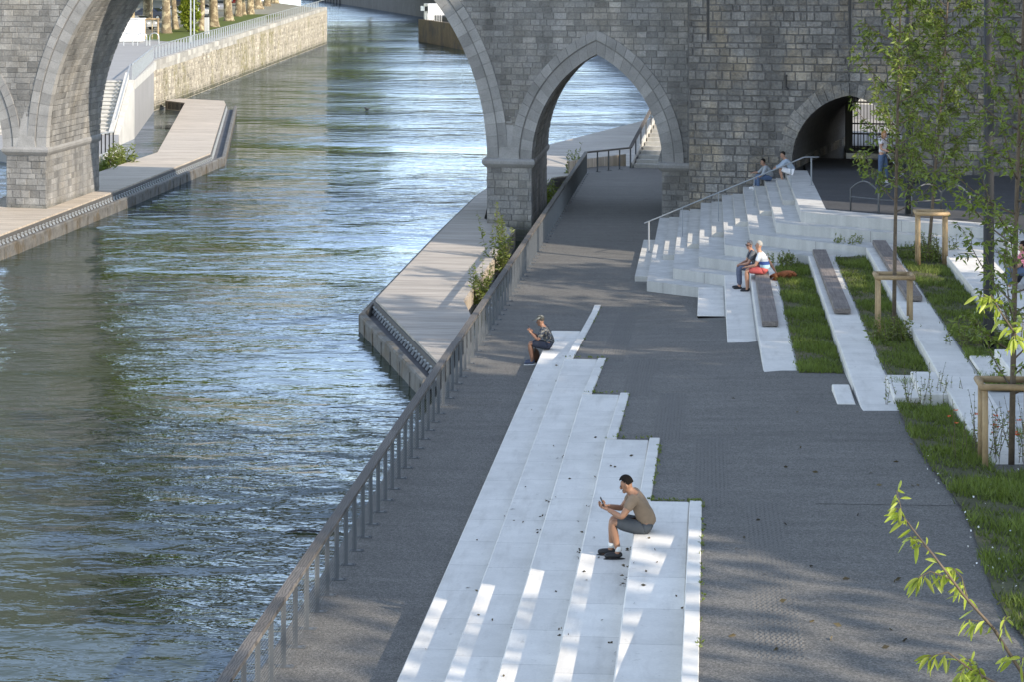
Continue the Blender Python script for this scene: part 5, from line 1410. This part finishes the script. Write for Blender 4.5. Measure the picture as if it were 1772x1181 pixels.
    if cap is not None:
        q=MB(); b2=MB(); b2.blob((0,0,0),(.112,.100,.105),20,14,None,keep=lambda v: v.z>.022); b2.blob((.10,0,.030),(.085,.075,.012),14,6)
        q.add(W([hd+up*.030-fw*.004+Mr@Vector(v) for v in b2.v]),b2.f); q.build('cap',cap,t_,smooth=True)
    if extra: extra(t_,W,J,Mr,hd,fw,up,lf)
    return t_,W
MAT['sole']=M_('white sole',(.62,.62,.60),.7); MAT['blackshoe']=M_('black shoe',(.014,.014,.016),.6); MAT['whiteshoe']=M_('white shoe',(.70,.70,.70),.6); MAT['blueshoe']=M_('blue canvas shoe',(.06,.075,.12),.8)
denim=M_('denim',(.075,.115,.20),.9,(14,.2),(60,.15),coord='Object')
MAT['phone']=M_('phone glass',(.01,.01,.012),.15,spec=.7)
def phone(label,c,d,W,t_size=(.075,.15,.009),tilt=0.):
    pass
def sit(seatz=.35,kx=.44,kz=.16,ax=.40,lean=.18,shz=.50,headf=.26,headz=.66,ky=.14,feet=None,spread=.0):
    """a sitting figure; the seat is z=0, feet on z=-seatz"""
    J={'pelvis':(-.02,0,.115),'chest':(lean*.72,0,shz-.10),'neck':(lean+.05,0,shz+.065),'head':(headf,0,headz),'bend':(-.045,0,.0)}
    for s,S in((1,'l'),(-1,'r')):
        J['hip'+S]=(.03,.095*s,.105); J['kn'+S]=(kx,ky*s+spread*s,kz); J['an'+S]=(ax,(ky-.01)*s+spread*s,-seatz/1.06+.080); J['to'+S]=(ax+.15,(ky+.015)*s+spread*s,-seatz/1.06+.030)
        J['sh'+S]=(lean+.0,.185*s,shz); 
    return J
# 1: man in a tan T-shirt on the near steps, looking at his phone
zt=RS*5; p0=G(1101,921,zt); p0.x=XK[4]+.17; p0.z=zt-.045
J=sit(.35,.43,.185,.34,.15,.50,.245,.645,.10)
J['anr']=(.44,-.09,-.208); J['tor']=(.59,-.085,-.258); J['anl']=(.345,.10,-.208); J['tol']=(.495,.12,-.258)
J['ell']=(.30,.245,.275); J['wrl']=(.485,.075,.335); J['elr']=(.32,-.24,.28); J['wrr']=(.50,-.065,.345)
J['hdl']=(.75,-.35,.25); J['hdr']=(.75,.35,.25); J['pnl']=(0,-.8,.5); J['pnr']=(0,.8,.5)
def ex1(t_,W,J,Mr,hd,fw,up,lf): 
    q=MB(); b_=MB(); b_.tube([hd+fw*.088-up*.05,hd+fw*.135-up*.052],.0045,6); q.add(W(b_.v),b_.f); q.build('cigarette',white,t_)
tan=cloth((.215,.155,.105))
person('man in tan T-shirt and dark shorts sitting on the near white steps',p0,math.pi,J,(.30,.155,.09),(.012,.010,.009),tan,cloth((.055,.062,.070)),MAT['blackshoe'],.62,'shorts',socks=white,nod=.45,extra=ex1,torso_w=1.06)
def held_phone(label,p0,rz,c,ax):
    M=Matrix.Rotation(rz,3,'Z'); w=p0+M@Vector(c); ph=MB(); d=(M@Vector(ax)).normalized(); s=d.cross(Vector((0,0,1))); s=s.normalized(); n=s.cross(d)
    Mx=Matrix((s,d,n)).transposed()
    t_=thing('phone',label,'phone',w); q=MB(); q.box(w,(.074,.15,.009),Mx); q.build('case',MAT['black'],t_); q=MB(); q.box(w+n*.0055,(.068,.14,.002),Mx); q.build('screen',MAT['phone'],t_)
held_phone('black phone held by the man in the tan T-shirt',p0,math.pi,(.585,0,.43),(.42,0,.9))
# 2: man in a camouflage cap at the far end of the steps
z2=RS; p2=G(943,606,z2); p2.x=XK[0]+.14; p2.z=z2
J=sit(.35,.42,.155,.36,.10,.50,.18,.66,.10)
J['ell']=(.22,.235,.27); J['wrl']=(.38,.12,.40); J['elr']=(.24,-.23,.26); J['wrr']=(.36,-.10,.36); J['hdl']=(.5,-.2,.75); J['hdr']=(.6,.4,.5); J['pnl']=(.3,-.8,0); J['pnr']=(0,.8,.3)
def camo(cols,sc):
    def f(cur,t):
        a=t['noise'](sc,2); b_=t['noise'](sc*1.7,2)
        return t['mixc'](t['math']('GREATER_THAN',b_,.56),t['mixc'](t['math']('GREATER_THAN',a,.53),cur,cols[0]),cols[1])
    return f
floral=M_('dark floral shirt',(.018,.022,.035),.85,coord='Object',extra=camo(((.06,.075,.10),(.22,.20,.16)),16))
camoc=M_('camouflage cloth',(.05,.055,.05),.9,coord='Object',extra=camo(((.19,.19,.17),(.012,.012,.012)),18))
person('man in camouflage cap and dark flowered shirt sitting at far end of the steps',p2,math.pi,J,(.24,.125,.08),(.05,.045,.04),floral,cloth((.025,.030,.050)),MAT['blueshoe'],.85,'shorts',cap=camoc,nod=.30)
held_phone('dark phone held up by the man in the camouflage cap',p2,math.pi,(.46,.06,.53),(.28,0,.95))
b0=p2+Vector((-.02,-.10,0)); bg0=thing('shoulder_bag','brown bag on the ground behind the legs of the man in the cap','bag',Vector((XK[0]-.2,p2.y+.28,0)))
o_=ORG[bg0.name]; q=MB(); q.blob(o_+Vector((0,0,.16)),(.11,.17,.17),12,8); q.build('pouch',cloth((.09,.045,.025)),bg0,smooth=True); q=MB(); q.tube([o_+Vector((0,-.14,.2)),o_+Vector((0,-.08,.42)),o_+Vector((0,.08,.42)),o_+Vector((0,.14,.2))],.012,6); q.build('strap',MAT['black'],bg0)
# 3, 4: older couple on the bench
zb3=Z[3]+.165; p3=G(1322,474,zb3); p3.x=max(p3.x,XF[3]+.17); p3.z=zb3
J=sit(.49,.44,.10,.42,.08,.52,.13,.74,.13)
J['ell']=(.20,.27,.25); J['wrl']=(.42,.17,.20); J['elr']=(-.12,-.30,.28); J['wrr']=(-.26,-.30,.05); J['curl']=.3
stripe=M_('white shirt with blue band',(.66,.67,.68),.9,(12,.1),coord='Object',extra=lambda c,t: (lambda z: t['mixc'](t['math']('MULTIPLY',t['math']('GREATER_THAN',z,.27),t['math']('LESS_THAN',z,.36)),t['mixc'](t['math']('MULTIPLY',t['math']('GREATER_THAN',z,.16),t['math']('LESS_THAN',z,.27)),c,(.42,.62,.70)),(.05,.10,.32)))(axis(t,2)))
person('white haired man in white T-shirt with blue band and red shorts on bench',p3,math.pi-.1,J,(.42,.22,.14),(.36,.34,.31),stripe,cloth((.42,.085,.08)),MAT['blackshoe'],.7,'shorts',torso_w=1.14,turn=.1,nod=.05)
p4=Vector((p3.x-.17,p3.y+.58,zb3))
J=sit(.49,.48,.11,.46,.13,.50,.20,.69,.11)
J['ell']=(.26,.24,.24); J['wrl']=(.42,.10,.19); J['elr']=(.24,-.24,.24); J['wrr']=(.42,-.10,.19)
def shades(t_,W,J,Mr,hd,fw,up,lf):
    q=MB(); b_=MB()
    for s in(1,-1): b_.blob(hd+fw*.088+lf*s*.034+up*.012,(.010,.030,.021),10,6,Mr)
    b_.tube([hd+fw*.075+lf*.07+up*.015,hd-fw*.01+lf*.088+up*.015],.006,6); b_.tube([hd+fw*.075-lf*.07+up*.015,hd-fw*.01-lf*.088+up*.015],.006,6)
    q.add(W(b_.v),b_.f); q.build('sunglasses',MAT['phone'],t_,smooth=True)
    q=MB(); b_=MB(); b_.tube([J['shl']+V3(.03,-.04,.06),J['chest']+V3(.13,0,.0),J['pelvis']+V3(.10,-.12,.10)],.03,8); q.add(W(b_.v),b_.f); q.build('bag_strap',cloth((.02,.025,.05)),t_)
person('grey haired person in dark sunglasses and jeans sitting beyond the white haired man',p4,math.pi+.12,J,(.40,.21,.14),(.24,.23,.23),cloth((.115,.12,.13)),M_('grey blue jeans',(.10,.115,.17),.9,(14,.2),coord='Object'),MAT['blackshoe'],.75,'long',extra=shades,nod=.15,turn=.35)
# 5, 6: two young men at the top of the stairs
p5=G(1330,313,Z[6]); p5.x=XA[6]+.18; p5.y=p5.y; p5.z=Z[6]
J=sit(.31,.42,.17,.42,.16,.48,.24,.64,.22)
J['ell']=(.28,.30,.24); J['wrl']=(.44,.24,.13); J['elr']=(.34,-.27,.28); J['wrr']=(.58,-.28,.25); J['anr']=(.52,-.22,-.212); J['tor']=(.67,-.24,-.262)
person('young dark haired man in grey shirt and jeans sitting below the top stair',p5,math.pi+.05,J,(.29,.165,.11),(.014,.012,.011),cloth((.27,.29,.31)),denim,MAT['whiteshoe'],1.35,'long',nod=.1,turn=.15,fingers=False)
p6=G(1371,302,Z[7]); p6.x=XA[7]+.17; p6.z=Z[7]
J=sit(.31,.40,.20,.30,.20,.48,.30,.66,.10)
J['ell']=(.36,.23,.30); J['wrl']=(.56,.10,.22); J['elr']=(.38,-.22,.30); J['wrr']=(.57,-.06,.22)
hood=cloth((.30,.36,.44))
person('young man in a blue grey hoodie and white shorts sitting on the top stair',p6,math.pi,J,(.33,.19,.13),(.022,.018,.015),hood,cloth((.66,.66,.68)),MAT['whiteshoe'],1.8,'shorts',nod=.25,turn=.3,fingers=False)
bt=p5+Vector((.45,-.28,0)); t_=thing('water_bottle','small clear water bottle standing between the two young men','bottle',bt)
q=MB(); q.tube([bt,bt+Vector((0,0,.16)),bt+Vector((0,0,.20))],[.034,.034,.014],10); q.build('bottle_body',M_('clear plastic',(.55,.60,.62),.15,trans=.6),t_,smooth=True); q=MB(); q.tube([bt+Vector((0,0,.20)),bt+Vector((0,0,.225))],.016,8); q.build('cap',white,t_)
# 7: woman with a pushchair by the gateway
p7=G(1527,316,gz); 
def stand(st=.12):
    J={'pelvis':(0,0,.92),'chest':(.03,0,1.27),'neck':(.03,0,1.43),'head':(.06,0,1.56)}
    for s,S in((1,'l'),(-1,'r')):
        J['hip'+S]=(0,.09*s,.90); J['kn'+S]=(.05*s+.03,.10*s,.48); J['an'+S]=(.10*s,.10*s,.085); J['to'+S]=(.10*s+.15,.11*s,.032); J['sh'+S]=(.02,.17*s,1.37); J['el'+S]=(.05,.22*s,1.10); J['wr'+S]=(.30,.18*s,1.02)
    return J
J=stand()
person('fair haired woman in white top and jeans pushing a pushchair behind leaves',p7,-.5,J,(.45,.26,.18),(.36,.20,.08),cloth((.62,.60,.62)),denim,MAT['whiteshoe'],.5,'long',hairlen=.10,fingers=False)
pc=p7+Vector((.62,-.35,0)); t_=thing('pushchair','dark pushchair in front of the fair haired woman by the gateway','pushchair',pc)
Mc=Matrix.Rotation(-.5,3,'Z')
def PW(x,y,z): return pc+Mc@Vector((x,y,z))
q=MB(); b_=MB(); b_.blob((.1,0,.62),(.30,.22,.26),14,9); q.add([pc+Mc@Vector(v) for v in b_.v],b_.f); q.build('hood_seat',cloth((.02,.02,.022)),t_,smooth=True)
q=MB()
for s in(.24,-.24): q.tube([PW(-.42,s,1.0),PW(.0,s,.5),PW(.35,s,.16)],.014,6); q.tube([PW(.1,s,.45),PW(-.25,s,.16)],.014,6)
q.tube([PW(-.42,.24,1.0),PW(-.42,-.24,1.0)],.017,6); q.build('frame',MAT['galv'],t_)
for x in(-.27,.37):
    for s in(.26,-.26): q=MB(); q.tube([PW(x,s-.02,.12),PW(x,s+.02,.12)],.12,14); q.build('wheel',MAT['rubber'],t_)
# 8, 9: two people sitting on the ledge at the right edge, behind the trees
p8=G(1745,472,Z[7]); p8.x=XF[7]+.10; p8.z=Z[7]; 
J=sit(.31,.42,.17,.62,.12,.50,.20,.66,.12)
J['ell']=(.24,.25,.26); J['wrl']=(.42,.12,.26); J['elr']=(.24,-.24,.26); J['wrr']=(.42,-.10,.26)
person('dark haired person in tan jacket and black trousers seated behind the lamp post',p8,math.pi+.2,J,(.36,.20,.14),(.018,.013,.012),cloth((.27,.20,.14)),cloth((.02,.022,.03)),MAT['whiteshoe'],1.7,'long',hairlen=.09,nod=.1,fingers=False)
p9=Vector((p8.x+.25,p8.y-2.1,Z[7])); p9=G(1778,478,Z[7]); p9.z=Z[7]
pink=M_('pink striped cloth',(.52,.17,.22),.9,coord='Object',extra=lines(.05,.022,2,1.9))
J=sit(.31,.42,.17,.40,.06,.50,.10,.66,.12); J['ell']=(.22,.25,.26); J['wrl']=(.38,.12,.22); J['elr']=(.2,-.24,.26); J['wrr']=(.38,-.10,.22)
person('dark haired person in a pink striped top seated at the right edge of the picture',p9,math.pi,J,(.36,.20,.14),(.018,.013,.012),pink,denim,MAT['whiteshoe'],.8,'long',hairlen=.08,fingers=False)
# dog lying behind the couple
pd=Vector((p3.x+.52,p3.y-.12,Z[3]+.012)); 
def dogW(V): M=Matrix.Rotation(-.75,3,'Z'); return [pd+M@(Vector(v)*.82) for v in V]
N={'hip':(-.30,0,.17,.125),'bel':(-.08,0,.20,.115),'ch':(.16,0,.25,.135,.12),'nk':(.30,0,.30,.085),'hd':(.42,0,.31,.075),'mz':(.53,0,.26,.042),'ns':(.59,0,.235,.026),
   'e1':(.40,.085,.28,.028),'e1b':(.41,.10,.20,.022),'e2':(.40,-.085,.28,.028),'e2b':(.41,-.10,.20,.022),
   't1':(-.45,.03,.12,.045),'t2':(-.62,.07,.07,.04),'t3':(-.78,.10,.045,.022)}
E_=[('hip','bel'),('bel','ch'),('ch','nk'),('nk','hd'),('hd','mz'),('mz','ns'),('hd','e1'),('e1','e1b'),('hd','e2'),('e2','e2b'),('hip','t1'),('t1','t2'),('t2','t3')]
for s,S in((1,'l'),(-1,'r')):
    N.update({'sh'+S:(.17,.10*s,.20,.065),'elb'+S:(.12,.13*s,.09,.045),'pw'+S:(.30,.13*s,.04,.034),'pt'+S:(.42,.13*s,.03,.03),'th'+S:(-.26,.13*s,.15,.085),'st'+S:(-.10,.17*s,.10,.055),'hk'+S:(-.26,.19*s,.045,.034),'hp'+S:(-.08,.20*s,.03,.03)})
    E_+=[('ch','sh'+S),('sh'+S,'elb'+S),('elb'+S,'pw'+S),('pw'+S,'pt'+S),('hip','th'+S),('th'+S,'st'+S),('st'+S,'hk'+S),('hk'+S,'hp'+S)]
V,Fc=skin_mesh('dog',N,E_,2,'bel')
fur=M_('red brown fur',(.23,.075,.025),.85,(14,.35),(40,.3),(50,.8,.012),coord='Object')
t_=thing('dog','red brown long haired dog lying on the ledge behind the white haired man','dog',pd)
q=MB(); q.add(dogW(V),Fc); q.build('body',fur,t_,smooth=True)
q=MB(); b_=MB(); b_.blob((.61,0,.24),(.018,.018,.014),8,6); b_.blob((.49,.045,.33),(.012,.010,.012),8,6); b_.blob((.49,-.045,.33),(.012,.010,.012),8,6); q.add(dogW(b_.v),b_.f); q.build('nose_and_eyes',MAT['black'],t_,smooth=True)
q=MB(); b_=MB(); b_.tube([(.265+.0,0,.30),(.30,0,.47)],.0,4); 
C=[];Dd=[]
for v in V[::2]:
    C.append(v); Dd.append((-.6+random.gauss(0,.3),random.gauss(0,.3)+v[1],-.5+random.gauss(0,.2)))
C=np.array(dogW(C)); Mx=np.array(Matrix.Rotation(-.75,3,'Z')); Dd=(Mx@np.array(Dd).T).T
q=MB(); leaves(q,C,Dd,rng.uniform(.04,.09,len(C)),.012,rng.random(len(C))); q.build('coat',fur,t_)
